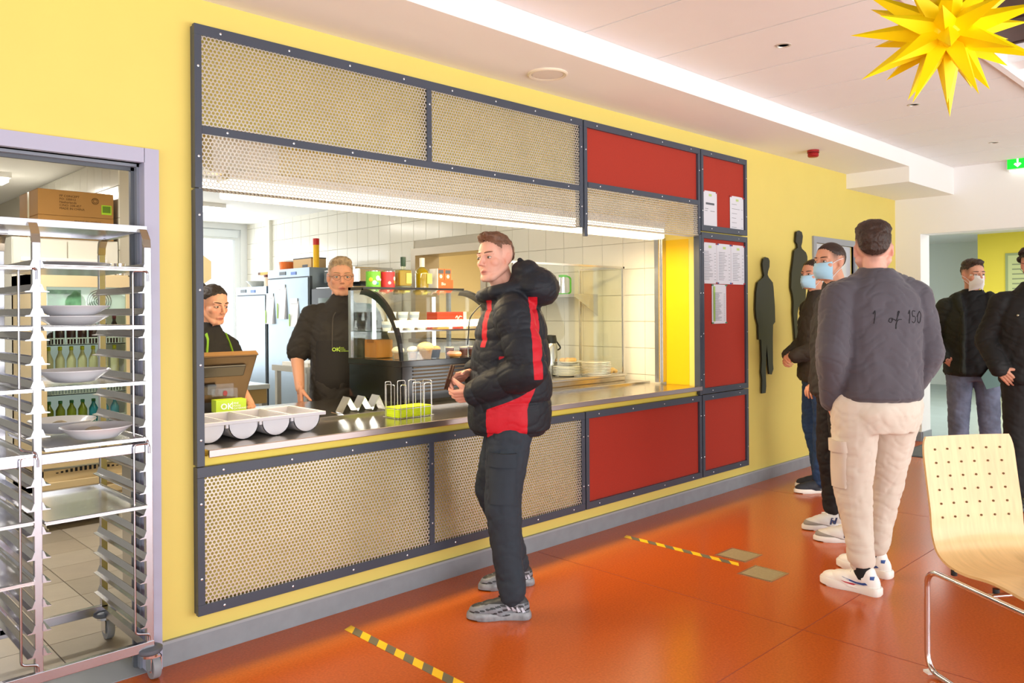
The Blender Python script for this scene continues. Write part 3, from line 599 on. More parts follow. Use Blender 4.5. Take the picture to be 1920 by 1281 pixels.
for k, (x, y) in enumerate(((3.46, .70), (3.55, .66), (3.63, .66))):
    t = thing('dessert_glass', 'small glass of chocolate dessert, %s from the doughnut' % ('first', 'second', 'third')[k], 'dessert', (x, y, cz1+.006), 0, 'dessert glasses'); B().lathe([(.026, .0), (.03, .055)], 18).build('mousse', Mchoc, t, smooth=True); B().lathe([(.028, -.001), (.033, .068), (.031, .068)], 18, cap=False).build('glass', glass('tumbler', '#f5f5f5', .12), t, smooth=True); B().lathe([(.029, .056), (.029, .062), (.001, .064)], 18).build('cream', Mfoam, t)
# ---- on top of the case
def tin(x, y, col, lb, mk):
    t = thing('food_tin', lb, 'tin', (x, y, czt), 0, 'tins on the display case'); B().lathe([(.05, .0), (.05, .105)], 28).build('label', mat('tin_'+col[1:], col, .35, var=.15, vscale=30), t, smooth=True)
    B().lathe([(.051, .105), (.0515, .109), (.047, .109), (.046, .106), (.001, .106)], 28).build('lid_rim', Mchrome, t, smooth=True)
    for (a, z, rr, c_) in mk: B().ell((.05*math.cos(a), .05*math.sin(a), z), (.014*rr, .004, .014*rr), rot=(0, 0, a-PI/2)).build('label_motif', mat('motif_'+c_[1:], c_, .5), t)
tin(3.05, 1.0, '#6fbf3a', 'green food tin on top of the display case', ((-2.0, .03, 1.1, '#e9f4dc'), (-1.5, .06, 1.2, '#f4f0ec'), (-2.5, .05, 1, '#e3c53a'), (-1.6, .025, .8, '#3f9d9a'), (-1.0, .05, .7, '#e8eedd')))
tin(3.165, 1.0, '#d0333c', 'red food tin beside the green tin', ((-1.0, .06, 1, '#f0e3d8'), (-.9, .035, .8, '#d99b2c'), (-1.9, .03, .8, '#f3d6d2')))
def oil(x, y, lb, capc, sq):
    t = thing('oil_bottle', lb, 'bottle', (x, y, czt), 0, 'oil bottles on the display case'); Mo = mat('olive_oil', '#b79b12', .08, trans=.25)
    if sq: B().box(-.05, -.03, .012, .05, .03, .12, bev=.006).build('oil', Mo, t); B().box(-.053, -.033, 0, .053, .033, .126, bev=.008).build('glass_body', glass('bottle_glass', '#f4f6e6', .14), t); B().lathe([(.016, .126), (.015, .15)], 16).build('neck', glass('bottle_glass', '#f4f6e6', .14), t, smooth=True)
    else: B().lathe([(.044, .004), (.046, .02), (.046, .1), (.042, .12), (.024, .138), (.014, .145)], 24).build('oil', Mo, t, smooth=True); B().lathe([(.048, 0), (.05, .1), (.045, .125), (.026, .142), (.017, .15), (.0165, .175)], 24, cap=False).build('glass_body', glass('bottle_glass', '#f4f6e6', .14), t, smooth=True)
    B().lathe([(.0175, .148), (.0185, .15), (.0185, .212), (.001, .214)], 18).build('cap', mat('cap_'+capc[1:], capc, .4), t, smooth=True)
    B().box(.004, -.0535 if not sq else -.0345, .03, .046, -.0515 if not sq else -.033, .1).build('label', mat('oil_label', '#d8dc6a', .6), t)
    for k in range(4): B().ell((-.03+.018*k, -.01, .02+.004*(k % 2)), (.009, .009, .008)).build('spice', mat('spice_red', '#7a2c16', .6), t)
oil(3.29, .99, 'square bottle of herb oil with a dark green cap', '#2f4a3a', True); oil(3.455, .99, 'round bottle of herb oil with a white cap', '#e8e6da', False)
t = thing('tea_carton', 'orange and white carton of packets on top of the case, rightmost', 'carton', (3.565, .95, czt)); B().box(0, 0, 0, .14, .09, .06).build('tray_front', mat('carton_orange', '#e2602a', .5), t); B().box(.005, .01, .06, .065, .085, .14).build('packet', mat('packet_orange', '#e0713a', .5), t); B().box(.07, .01, .06, .13, .085, .14).build('packet', mat('packet_orange', '#e0713a', .5), t)
B().box(-.006, 0, 0, 0, .09, .14).build('white_side', Mwhite, t)
for x in (.012, .077): B().box(x, .008, .105, x+.046, .0098, .132).build('dark_header', mat('packet_grey', '#54575c', .5), t); B().ell((x+.023, .009, .085), (.013, .001, .014)).build('packet_badge', mat('badge_cream', '#f5e3d0', .5), t)
text('tray_print', 'Bio', .03, Mwhite, t, (.03, -.001, .022), (R_(90), 0, 0))

# ================================================================ right end of the counter: hot plate with plates and guard
t = thing('food_warmer', 'stainless steel food warmer with glass guard at the right of the hatch', 'food warmer', (4.0, .62, .915))
b = B(); b.box(3.95, .62, .915, 5.29, 1.15, .955, bev=.006); b.build('plate', Mcount, t, world=True); B().box(3.95, .60, .955, 5.29, .64, .975, bev=.004).build('front_rail', Msteel, t, world=True)
for x, y in ((5.275, .63), (5.275, 1.1), (4.0, .63)): B().box(x-.008, y-.008, .955, x+.008, y+.008, 1.845).build('guard_post', Msteel, t, world=True)
B().box(3.95, .62, 1.845, 5.285, .645, 1.86).box(5.268, .62, 1.845, 5.285, 1.12, 1.86).build('guard_rail', Msteel, t, world=True)
B().box(4.0, .628, 1.0, 5.268, .632, 1.845).box(5.274, .64, 1.0, 5.278, 1.1, 1.845).build('guard_glass', glass('guard_glass', '#fbfcf8', .1), t, world=True)
Mpl = mat('white_china', '#f1f0ea', .15)
def plate_mesh(r):
    return B().lathe([(r*.55, 0), (r*.6, .004), (r*.95, .016), (r, .019), (r*.985, .021), (r*.6, .009), (.001, .008)], 32).mesh('plate')
def plates(x, y, z, r, n, lb, grp, dz=.0125):
    me = plate_mesh(r); me.materials.append(Mpl); me.shade_smooth()
    for k in range(n):
        o = bpy.data.objects.new('dinner_plate', me); COL.objects.link(o); o.location = (x+random.uniform(-.003, .003), y+random.uniform(-.003, .003), z+dz*k)
        tag(o, (lb % ('topmost' if k == n-1 else 'bottom' if k == 0 else ('second', 'third', 'fourth', 'fifth', 'sixth', 'seventh', 'eighth')[k-1]+' from the bottom')), 'plate', grp)
plates(5.05, .74, .956, .125, 9, 'white plate in the taller stack on the warmer, %s', 'tall stack of plates'); plates(4.90, .93, .956, .115, 6, 'white plate in the lower stack behind the tall one, %s', 'low stack of plates')
t = thing('cake_plate', 'white plate of pale pastries behind the plate stacks', 'food plate', (5.05, 1.03, 1.05)); o = link('plate', plate_mesh(.12), Mpl, t, True)
for k in range(6): B().ell((.05*math.cos(k), .05*math.sin(k*1.9), .028), (.035, .025, .02)).build('pastry', mat('cake_gold', '#e3bd80', .6, bump=.4), t, smooth=True)
B().box(-.1, -.08, -.095, .1, .08, 0).build('riser', glass('acrylic', '#f6f8fa', .03), t)
t = thing('cake_plate', 'plate with a herb-topped salad and tongs behind the tall stack', 'food plate', (5.22, .94, .985)); link('plate', plate_mesh(.08), Mpl, t, True); B().box(-.04, -.04, -.03, .04, .04, 0).build('riser', glass('acrylic', '#f6f8fa', .03), t)
for k in range(7): B().ell((.04*math.cos(k*2.3), .04*math.sin(k*1.7), .03+.01*(k % 2)), (.025, .022, .016)).build('bite', mat(('bite_cream', 'bite_brown', 'bite_green')[k % 3], ('#ecdfc0', '#d8a964', '#7aa23a')[k % 3], .6), t, smooth=True)
t = thing('bread_basket', 'heap of pale rolls at the right end of the warmer', 'food', (5.22, .72, .956)); B().box(-.06, -.05, 0, .045, .06, .02).build('tray', Mpl, t)
for k in range(9): B().ell((-.04+.03*(k % 3), -.03+.03*(k//3), .035+.012*(k % 2)), (.022, .022, .018)).build('roll', mat('roll_gold', '#dcb66c', .6, bump=.4), t, smooth=True)
t = thing('thermos_flask', 'tall pump flask with black top behind the young man', 'flask', (4.93, 1.14, .955)); B().lathe([(.06, 0), (.062, .02), (.062, .24), (.05, .27)], 24).build('body', Msteel, t, smooth=True); B().lathe([(.055, .27), (.057, .3), (.05, .335), (.001, .34)], 24).build('pump_head', Mblack, t, smooth=True); B().tube(fillet([(.05, 0, .31), (.12, -.02, .22), (.06, 0, .2)], .03), .007, 8).build('handle', Mblack, t)
t = thing('wall_shelf', 'small steel wall shelf on brackets on the tiled wall', 'shelf', (5.1, 1.0, 1.6)); B().box(5.08, 1.0, 1.615, 5.395, 2.3, 1.64).build('board', Msteel, t, world=True)
for y in (1.0, 2.28): B().prism([(5.1, 1.615), (5.395, 1.615), (5.395, 1.45)], y, y+.006).build('bracket', Msteel, t, world=True)
t = thing('green_timer', 'steel and lime green kitchen gadget on the wall shelf', 'gadget', (5.25, 1.28, 1.64)); B().lathe([(.04, .012), (.03, .16)], 20).build('steel_cone', Mchrome, t, smooth=True); lime = mat('gadget_lime', '#5fd01e', .4); B().lathe([(.046, 0), (.046, .014)], 20).build('base_ring', lime, t); B().lathe([(.036, .155), (.038, .175), (.001, .176)], 20).build('cap', lime, t); B().tube(fillet([(.035, -.02, .165), (.07, -.03, .15), (.07, -.03, .02), (.045, -.02, .008)], .02), .008, 8).build('handle', lime, t)

# ================================================================ back of the kitchen
Mfr = mat('fridge_steel', '#8c9aa6', .36, .6, var=.05, vscale=3); Mfrd = mat('fridge_edge', '#3c4248', .4)
def fridge(y0, y1, h, lb, lines=()):
    t = thing('steel_fridge', lb, 'fridge', (4.7, y0, 0), 0, 'steel fridges along the tiled wall')
    B().box(4.72, y0, .12, 5.38, y1, h-.1).box(4.7, y0, h-.1, 5.38, y1, h).build('cabinet', Mfr, t, world=True); B().box(4.69, y0+.02, .14, 4.722, y1-.02, h-.115, bev=.004).build('door', Mfr, t, world=True)
    B().box(4.715, y0+.004, h-.118, 4.73, y1-.004, h-.1).box(4.7, y0-.004, .14, 4.735, y0+.014, h-.1).build('gasket', Mfrd, t, world=True); B().box(4.694, y0+.3, h-.075, 4.7, y0+.42, h-.04).build('badge', mat('badge_blue', '#3f66b8', .4), t, world=True)
    B().box(4.694, y0+.55, h-.07, 4.7, y0+.7, h-.03).build('display', Mfrd, t, world=True)
    for yy in (y0+.06, y1-.1): B().box(4.75, yy, 0, 4.79, yy+.04, .12).box(5.3, yy, 0, 5.34, yy+.04, .12).build('leg', Mfr, t, world=True)
    return t
fridge(4.7, 5.7, 2.02, 'tall steel fridge with papers on its door'); fridge(5.74, 6.58, 1.83, 'lower steel fridge beside the window')
for k, (y, z, h, lb) in enumerate(((5.52, 1.36, .34, 'tilted white sheet held by a clip on the fridge, leftmost'), (5.22, 1.42, .38, 'long white sheet on the fridge door, middle'), (4.93, 1.33, .3, 'white sheet hanging off the fridge door, rightmost'))):
    t = thing('pinned_sheet', lb, 'paper', (4.69, y, z), 0, 'papers on the tall fridge'); B().add([(0, 0, 0), (0, .2, 0), (0, .2, h), (0, 0, h), (-.03, 0, 0), (-.018, .2, 0), (-.002, .2, h), (-.002, 0, h)], [(0, 1, 2, 3), (7, 6, 5, 4), (0, 4, 5, 1), (1, 5, 6, 2), (2, 6, 7, 3), (3, 7, 4, 0)]).build('sheet', Mpaper, t)
    B().box(-.01, .02, h-.02, -.001, .18, h+.035).build('clip', Msteel, t)
    B().box(-.028, .17, .01, -.02, .185, h*.5).build('green_edge', mat('sheet_green', '#a8d070', .7), t)
def small(name, lb, cat, x, y, z, parts, grp='things on top of the fridges'):
    t = thing(name, lb, cat, (x, y, z), 0, grp)
    for nm, kind, a, m_ in parts: getattr(B(), kind)(*a).build(nm, m_, t)
zt = 2.02
small('spray_can', 'tall yellow can with red top on the fridge', 'can', 4.86, 4.82, zt, [('body', 'lathe', ([(.036, 0), (.036, .27)], 20), mat('can_yellow', '#f2bb0c', .4)), ('cap', 'lathe', ([(.037, .27), (.037, .345), (.001, .35)], 20), mat('can_red', '#c8241c', .4))])
small('cardboard_carton', 'tan carton with a dark lid lying on the tall fridge', 'carton', 4.85, 4.92, zt, [('box', 'box', (0, 0, 0, .2, .42, .12), mat('carton_tan', '#c6a678', .7)), ('lid', 'box', (-.002, -.002, .12, .202, .422, .134), mat('carton_lid', '#4d4846', .6)), ('print', 'box', (-.003, .08, .02, -.001, .2, .05), Mink)])
small('plastic_tub', 'orange tub with white lid on the tall fridge', 'tub', 4.85, 5.5, zt, [('tub', 'lathe', ([(.085, 0), (.1, .1)], 24), mat('tub_orange', '#e0702a', .4)), ('lid', 'lathe', ([(.104, .1), (.104, .118), (.001, .12)], 24), Mwhite)])
small('jar', 'small jar with a red label at the end of the tall fridge', 'jar', 4.8, 5.66, 1.83+.09, [('body', 'lathe', ([(.04, -.08), (.045, .02), (.03, .06)], 18), mat('jar_brown', '#6a4a32', .3)), ('label', 'lathe', ([(.046, -.04), (.046, 0)], 18), mat('jar_red', '#b33126', .5)), ('cap', 'lathe', ([(.032, .06), (.032, .09), (.001, .091)], 18), mat('jar_green', '#9aa83a', .5))])
small('jar', 'white jar with a dark lid on the lower fridge', 'jar', 4.85, 5.95, 1.83, [('body', 'lathe', ([(.065, 0), (.07, .12)], 20), mat('jar_cream', '#d8c3ad', .4)), ('lid', 'lathe', ([(.072, .12), (.072, .15), (.001, .151)], 20), mat('jar_darkred', '#5b2b28', .4))])
small('flat_packet', 'orange packet lying on the white jar', 'packet', 4.80, 5.9, 1.982, [('packet', 'box', (0, 0, 0, .12, .26, .035), mat('packet_gold', '#d99a35', .5)), ('stripe', 'box', (-.002, .2, .004, .1, .26, .036), mat('packet_dark', '#5a3a26', .5))])
small('bowl', 'shallow clear bowl on the lower fridge near the window', 'bowl', 4.86, 6.3, 1.83, [('bowl', 'lathe', ([(.06, 0), (.14, .08), (.136, .08), (.05, .01)], 28), mat('bowl_frost', '#d7d9d2', .2))])
# oven and rack behind the cook
t = thing('combi_oven', 'dark combi oven with glass door behind the cook', 'oven', (4.72, 3.9, .95)); B().box(4.74, 3.85, .95, 5.38, 4.62, 1.78).build('body', Msteel, t, world=True); B().box(4.70, 3.85, .98, 4.745, 4.66, 1.77, bev=.01).build('door', Mblack, t, world=True); B().box(4.694, 3.95, 1.05, 4.702, 4.5, 1.66).build('door_glass', mat('oven_glass', '#5d6a68', .08), t, world=True); B().tube([(4.66, 3.92, 1.05), (4.66, 3.92, 1.7)], .012, 10).build('handle', Msteel, t, world=True)
t = thing('oven_table', 'steel table carrying the combi oven', 'table', (4.7, 3.8, 0)); B().box(4.68, 3.7, .9, 5.38, 4.66, .95).build('top', Msteel, t, world=True)
for x, y in ((4.72, 3.74), (5.3, 3.74), (4.72, 4.58), (5.3, 4.58)): B().box(x, y, 0, x+.05, y+.05, .9).build('leg', Msteel, t, world=True)
t = thing('steel_hood_box', 'pale steel box on the wall above the oven', 'hood', (4.9, 3.9, 1.85)); B().box(4.85, 3.9, 1.83, 5.38, 4.64, 1.98, bev=.01).build('body', Msteel, t, world=True); B().box(4.86, 4.0, 1.98, 5.36, 4.5, 2.0).build('lid', Msteel, t, world=True)
t = thing('prep_table', 'steel prep table behind the woman at the till', 'table', (2.5, 2.7, 0)); B().box(2.4, 2.75, .86, 3.2, 3.4, .9, bev=.004).build('top', mat('table_top', '#dce6ec', .25, .6), t, world=True); B().box(2.42, 2.77, .74, 3.18, 2.8, .86).build('apron', mat('table_apron', '#b59a68', .35, .5), t, world=True)
for x, y in ((2.43, 2.78), (3.14, 2.78), (2.43, 3.33), (3.14, 3.33)): B().box(x, y, 0, x+.05, y+.05, .86).build('leg', Msteel, t, world=True)
t = thing('side_table', 'small steel table with a white tray behind the cook', 'table', (3.5, 2.6, 0)); B().box(3.45, 2.6, .98, 4.1, 3.2, 1.03).build('top', Msteel, t, world=True); B().box(3.5, 2.65, 1.03, 3.9, 3.1, 1.06).build('tray', Mwhite, t, world=True)
for x, y in ((3.47, 2.62), (4.04, 2.62), (3.47, 3.14), (4.04, 3.14)): B().box(x, y, 0, x+.04, y+.04, .98).build('leg', Msteel, t, world=True)
t = thing('hexagon_sign', 'cream hexagonal sign hanging at the kitchen window', 'sign', (4.55, 7.4, 2.1)); B().prism([(.2*math.cos(PI/6+PI/3*k), .24*math.sin(PI/6+PI/3*k)) for k in range(6)], 0, .02).build('plate', mat('sign_cream', '#eccf97', .5), t); B().tube([(0, .01, .24), (0, .01, .7)], .003, 6).build('cord', Mwhite, t)
def klamp(x, y, lb, w_=1.25, d_=.28, p=KLAMP):
    t = thing('ceiling_lamp', lb, 'lamp', (x, y, 2.8), 0, 'kitchen ceiling lamps'); B().box(-w_/2, -d_/2, -.045, w_/2, d_/2, 0).build('housing', Mwhite, t); B().box(-w_/2+.02, -d_/2+.02, -.085, w_/2-.02, d_/2-.02, -.045).build('diffuser', mat('kitchen_diffuser', '#fffdf5', .4, emit=5, ecol='#fff6e6'), t)
    la = area('ceiling_lamp_glow', (0, 0, -.09), (0, 0, 0), w_-.1, d_-.06, p, (1, .95, .86)); la.parent = t
klamp(3.1, 4.0, 'long ceiling lamp nearer the hatch in the kitchen'); klamp(3.55, 5.85, 'long ceiling lamp nearer the kitchen window')
klamp(1.55, 5.1, 'ceiling lamp seen through the left doorway', .5, .3, 35); klamp(.8, 2.0, 'ceiling lamp just behind the left doorway', .9, .28, 45)

# ================================================================ seen through the doorway: drinks fridge, cabinet, cartons
fx0, fx1, fy = 1.44, 2.10, 2.66
Mbe = mat('fridge_beige', '#d9c49c', .4)
t = thing('drinks_fridge', 'beige glass-door drinks fridge beyond the left doorway', 'fridge', (fx0, fy, 0))
b = B(); b.box(fx0, fy+.6, .1, fx1, fy+.64, 1.78); b.box(fx0, fy+.02, .1, fx0+.05, fy+.64, 1.78); b.box(fx1-.05, fy+.02, .1, fx1, fy+.64, 1.78); b.box(fx0, fy+.02, 1.7, fx1, fy+.64, 1.78); b.box(fx0, fy+.02, .1, fx1, fy+.64, .42); b.build('cabinet', Mbe, t, world=True)
b = B(); b.box(fx0, fy, .44, fx0+.07, fy+.03, 1.77); b.box(fx1-.07, fy, .44, fx1, fy+.03, 1.77); b.box(fx0+.07, fy, 1.69, fx1-.07, fy+.03, 1.77); b.box(fx0+.07, fy, .44, fx1-.07, fy+.03, .56); b.build('door_frame', Mbe, t, world=True)
B().box(fx0+.07, fy+.012, .56, fx1-.07, fy+.018, 1.69).build('door_glass', glass('fridge_glass', '#eef5f2', .12), t, world=True)
B().box(fx0+.05, fy+.59, .42, fx1-.05, fy+.6, 1.7).box(fx0+.05, fy+.05, 1.5, fx1-.05, fy+.6, 1.69).build('white_liner', mat('fridge_liner', '#e6ece8', .4, emit=.25, ecol='#e8f4f0'), t, world=True)
for k in range(3): B().box(fx0+.02, fy-.004, .15+.07*k, fx1-.02, fy+.02, .2+.07*k, bev=.004).build('louvre', Mbe, t, world=True)
for k in range(14): B().box(fx0+.12+.03*k, fy-.006, .4, fx0+.135+.03*k, fy, .4+.03*math.sin(PI*(k+1)/15)).build('grille_slot', Mblack, t, world=True)
for x in (fx0+.06, fx1-.1): B().lathe([(.03, 0), (.03, .012), (.016, .02), (.016, .1)], 14, (x, fy+.06, 0)).build('foot', Mwhite, t, world=True)
for k, rr in enumerate((.02, .035, .05, .065, .08)): B().tube([(1.86+rr*math.cos(a), fy+.049, 1.59+rr*math.sin(a)) for a in [2*PI*i/24 for i in range(24)]], .0035, 6, closed=True).build('fan_ring', mat('fan_grey', '#8f9694', .5), t, world=True)
B().box(fx0+.09, fy+.046, 1.53, 1.74, fy+.05, 1.67).build('poster', mat('poster_green', '#8dbf9d', .5, var=.5, vscale=14), t, world=True)
shz = (1.28, .93, .72)
for z in shz:
    b = B(); b.box(fx0+.06, fy+.06, z, fx1-.06, fy+.066, z+.008); b.box(fx0+.06, fy+.06, z+.045, fx1-.06, fy+.066, z+.053); b.box(fx0+.06, fy+.06, z, fx1-.06, fy+.55, z+.006)
    b.build('wire_shelf', Mwhite, t, world=True)
    b = B()
    for k in range(26): b.box(fx0+.07+.02*k, fy+.06, z, fx0+.074+.02*k, fy+.066, z+.05)
    tag(b.build('shelf_wires', Mwhite, t, world=True), kind='stuff')
def bottle(x, y, z, col, capc, h, lb, r=.03, grp='bottles in the drinks fridge'):
    key = (col, capc, h, r); 
    t = thing('drink_bottle', lb, 'bottle', (x, y, z), 0, grp)
    for nm, prof, m_ in (('body', [(r*.95, 0), (r, .01), (r, h*.58), (r*.4, h*.8), (r*.38, h*.9)], mat('drink_'+col[1:], col, .15)), ('cap', [(r*.45, h*.88), (r*.45, h), (.001, h*1.01)], mat('dcap_'+capc[1:], capc, .4))):
        kk = key+(nm,)
        if kk not in MATS: me = B().lathe(prof, 14).mesh(nm); me.shade_smooth(); me.materials.append(m_); MATS[kk] = me
        link(nm, MATS[kk], None, t)
rown = [('#3a1b18', '#7d2430', shz[0]+.007, .2, 'dark bottle with a red cap'), ('#d9cfa8', '#d8d42c', shz[1]+.12, .22, 'pale juice bottle with a yellow cap'), ('#8a8f2a', '#3f7d4a', shz[2]+.007, .16, 'olive green bottle')]
nth = ('leftmost', 'second', 'third', 'fourth', 'fifth', 'sixth', 'rightmost')
for col, cc, z, h, lb in rown:
    for k in range(7):
        c2 = '#2f8fa8' if (col == '#8a8f2a' and k > 3) else col
        bottle(fx0+.11+.072*k, fy+.12, z, c2, cc, h, '%s of its row: %s' % (nth[k], 'blue green bottle on the lowest fridge shelf' if c2 != col else lb+', %s fridge shelf' % {shz[0]+.007: 'top', shz[1]+.12: 'middle', shz[2]+.007: 'lowest'}[z]))
B().box(fx0+.06, fy+.06, shz[1]+.1, fx1-.06, fy+.5, shz[1]+.118).build('bottle_riser', Mwhite, t, world=True)
for k in range(6):
    t2 = thing('steel_tumbler', '%s steel tumbler in the row on the drinks fridge' % ('leftmost', 'second', 'third', 'fourth', 'fifth', 'rightmost')[k], 'tumbler', (fx0+.08+.1*k, fy+.12, 1.781), 0, 'tumblers on the drinks fridge'); B().lathe([(.032, 0), (.04, .09), (.037, .09), (.03, .006)], 18).build('cup', Mchrome, t2, smooth=True)
t = thing('white_cabinet', 'tall white cabinet behind the drinks fridge carrying cartons', 'cabinet', (1.45, 3.32, 0)); B().box(1.45, 3.34, .02, 2.19, 3.9, 2.08).build('carcass', mat('cabinet_white', '#f3f0e6', .3), t, world=True); B().box(1.455, 3.32, .05, 1.815, 3.342, 2.06).box(1.825, 3.32, .05, 2.185, 3.342, 2.06).build('door', mat('cabinet_white', '#f3f0e6', .3), t, world=True); B().box(1.5, 3.3, 1.9, 2.1, 3.32, 1.93).build('rail', mat('cabinet_reflection', '#ffffff', .2), t, world=True)  # the rail is a white bar painting the reflection stripe on the doors
Mcard = mat('cardboard', '#a97c42', .75, var=.05, vscale=4); Mlab = mat('label_green', '#a5d020', .5); Mlabd = mat('label_dark', '#5d7f10', .6); Mprint = mat('carton_print', '#5e4220', .8)
def carton(z, h, lb, lx, big):
    t = thing('cardboard_box', lb, 'box', (1.62, 3.02, z), R_(0), 'cardboard boxes on the white cabinet'); W_, D_ = .535, .55
    B().box(0, .3, 0, W_, .3+D_, h, bev=.003).build('box', Mcard, t); B().box(-.0012, .55, 0, 0, .6, h).build('tape', mat('packing_tape', '#eadfbe', .3), t); B().box(-.001, .3, h, W_, .3+D_, h+.001).build('top_flaps', Mcard, t)
    B().box(lx, .2985, .03, lx+.075, .2995, .105).build('green_label', Mlab, t); B().box(lx+.008, .2975, .045, lx+.067, .2985, .097).build('label_code', Mlabd, t)
    if big:
        text('print', 'PP CONCEPT\nPO: 100012\nNetherlands\nC/NO: 338-457\nMADE IN CHINA', .024, Mprint, t, (.145, .2985, h-.05), (R_(90), 0, 0), .0004)
        for k in range(3): B().tube([(.4+.025*math.cos(a)*(1 if k else .6), .2988, h-.065+.025*math.sin(a)*(.5+.25*k)) for a in [2*PI*i/20 for i in range(20)]], .0016, 5, closed=True).build('ring_mark', Mprint, t)
    else: text('print', 'MADE IN CHINA\n338-457', .026, Mprint, t, (.25, .2985, h-.045), (R_(90), 0, 0), .0004)
carton(2.081, .175, 'lower cardboard box with a green label at its left', .01, False); carton(2.258, .195, 'upper cardboard box with printed lines and a green label at its right', .445, True)

# ================================================================ tray rack in the doorway
t = thing('tray_rack', 'steel tray trolley with slides and castors in the left doorway', 'trolley', (.39, -.1, 0))
PX = (0.0, .405, .805); RD = .565; Mrk = mat('rack_alloy', '#bcbcc4', .24, 1, var=.04, vscale=6)
for x in PX:
    for y in (0, RD):
        B().box(x-.014, y-.012, .14, x+.014, y+.012, 1.77, bev=.002).build('post', Mrk, t)
        yy = y-.001; b = B(); b.loft([[(x-.014, yy+s*.012, z-.0), (x+.014, yy+s*.012, z), (x+.014, yy+s*.012+.003, z), (x-.014, yy+s*.012+.003, z)] for s, z in ((0, 1.77), (0, 1.81))])
        sg = 1 if y == 0 else -1
        b = B(); pts = [(y, 1.77), (y+sg*.006, 1.81), (y+sg*.03, 1.838), (y+sg*.07, 1.846)]
        b.loft([[(x-.015, a-.008, z-.008), (x+.015, a-.008, z-.008), (x+.015, a+.008, z+.008), (x-.015, a+.008, z+.008)] for a, z in pts]); b.build('bent_top', mat('rack_band', '#b5a795', .25, .9), t)
B().box(-.02, .05, 1.835, .825, .075, 1.862).box(-.02, RD-.075, 1.835, .825, RD-.05, 1.862).box(-.02, .075, 1.835, .01, RD-.075, 1.862).box(.795, .075, 1.835, .825, RD-.075, 1.862).build('top_frame', Mrk, t)
B().box(0, .06, 1.846, .8, RD-.06, 1.852).build('top_sheet', Mrk, t)
for y in (-.004, RD): B().box(-.01, y-.012, .125, .82, y+.012, .165, bev=.002).build('bottom_rail', Mrk, t)
B().box(.02, -.008, .935, .79, .01, .975, bev=.002).build('cross_rail', Mrk, t)
for x in PX[:1]+PX[2:]: B().box(x-.012, 0, .125, x+.012, RD, .16).build('bottom_side', Mrk, t)
slide = B()
slide.loft([[(0, y, 0), (.028, y, .0), (.028, y, .003), (.012, y, .006), (.003, y, .03), (0, y, .03)] for y in (-.02, RD+.01)])
sm = slide.mesh('slide'); sm.materials.append(Mrk)
for i, x in enumerate(PX):
    for sd in (-1, 1):
        if (i == 0 and sd < 0) or (i == 2 and sd > 0): continue
        for k in range(17):
            z = .225+.0905*k
            if abs(z-.955) < .03: continue
            o = bpy.data.objects.new('slide', sm); COL.objects.link(o); o.parent = t; o.location = (x+sd*.012, 0, z); o.scale = (sd, 1, 1)
for x in PX[1:]:
    for za, zb in ((1.0, 1.66), (.21, .96)):
        B().tube(fillet([(x-.0, -.014, zb-.03), (x, -.014, zb+.012), (x-.06, -.016, zb+.012), (x-.06, -.016, za), (x-.005, -.014, za-.015), (x-.005, -.014, za-.04)], .014, 4), .0048, 8).build('safety_bar', Mrk, t)
Mwh = mat('castor_grey', '#8d9096', .5); Mbump = mat('bumper_grey', '#5c626c', .45)
for x in (PX[0], PX[2]):
    for y in (0, RD):
        B().lathe([(.012, .11), (.04, .112), (.05, .122), (.05, .134), (.04, .14), (.012, .142)], 24, (x, y, 0)).build('bumper', Mbump, t, smooth=True)
        B().lathe([(.03, .098), (.03, .112)], 16, (x, y, 0)).build('swivel', Mchrome, t); xo = x+.02
        B().box(xo-.022, y-.02, .035, xo-.018, y+.035, .1).box(xo+.018, y-.02, .035, xo+.022, y+.035, .1).box(xo-.022, y-.02, .092, xo+.022, y+.035, .1).build('fork', Mchrome, t)
        B().lathe([(.02, -.015), (.048, -.015), (.05, -.01), (.05, .01), (.048, .015), (.02, .015)], 28, M=Matrix.Translation((xo, y+.01, .05)) @ Matrix.Rotation(R_(90), 4, 'Y')).build('wheel', Mwh, t, smooth=True)
# trays and crockery on the rack
Mtr = mat('tray_alloy', '#dcdde0', .22, .85, var=.02); Mdish = mat('dish_porcelain', '#e9e9ee', .18)
def tray(bay, z, lb, y0=-.03):
    x0 = .39+(.02 if bay == 0 else .425); t = thing('oven_tray', lb, 'tray', (x0, -.1+y0, z), 0, 'trays in the rack'); w_ = .365; d_ = .575
    B().box(.008, .008, 0, w_-.008, d_-.008, .003).build('base', Mtr, t); b = B()
    for q in (((0, 0), (w_, 0)), ((w_, 0), (w_, d_)), ((w_, d_), (0, d_)), ((0, d_), (0, 0))): b.tube([(q[0][0], q[0][1], .012), (q[1][0], q[1][1], .012)], .004, 6)
    b.box(0, 0, .001, w_, .01, .014).box(0, d_-.01, .001, w_, d_, .014).box(0, .01, .001, .01, d_-.01, .014).box(w_-.01, .01, .001, w_, d_-.01, .014); b.build('rim', Mtr, t)
def bowl(x, y, z, r, h, lb, shell=False):
    t = thing('serving_bowl', lb, 'bowl', (x, y, z), 0, 'bowls in the tray rack'); B().lathe([(r*.55, 0), (r*.6, .003), (r*.8, h*.55), (r, h), (r*.985, h+.003), (r*.78, h*.6), (r*.5, .008), (.001, .008)], 36).build('china', Mdish, t, smooth=60)
    if shell: B().ell((-r*.1, -.01, h*.55), (.035, .03, .022)).build('bread_roll', mat('bread_crust', '#cdbfa2', .6, bump=.5, bscale=60), t, smooth=True)
for z, n in ((1.672, 'topmost'), (1.438, 'second from the top'), (1.212, 'third from the top'), (.985, 'above the middle rail'), (.71, 'empty, below the middle rail')): tray(1, z, 'metal tray in the right bay of the rack, '+n)
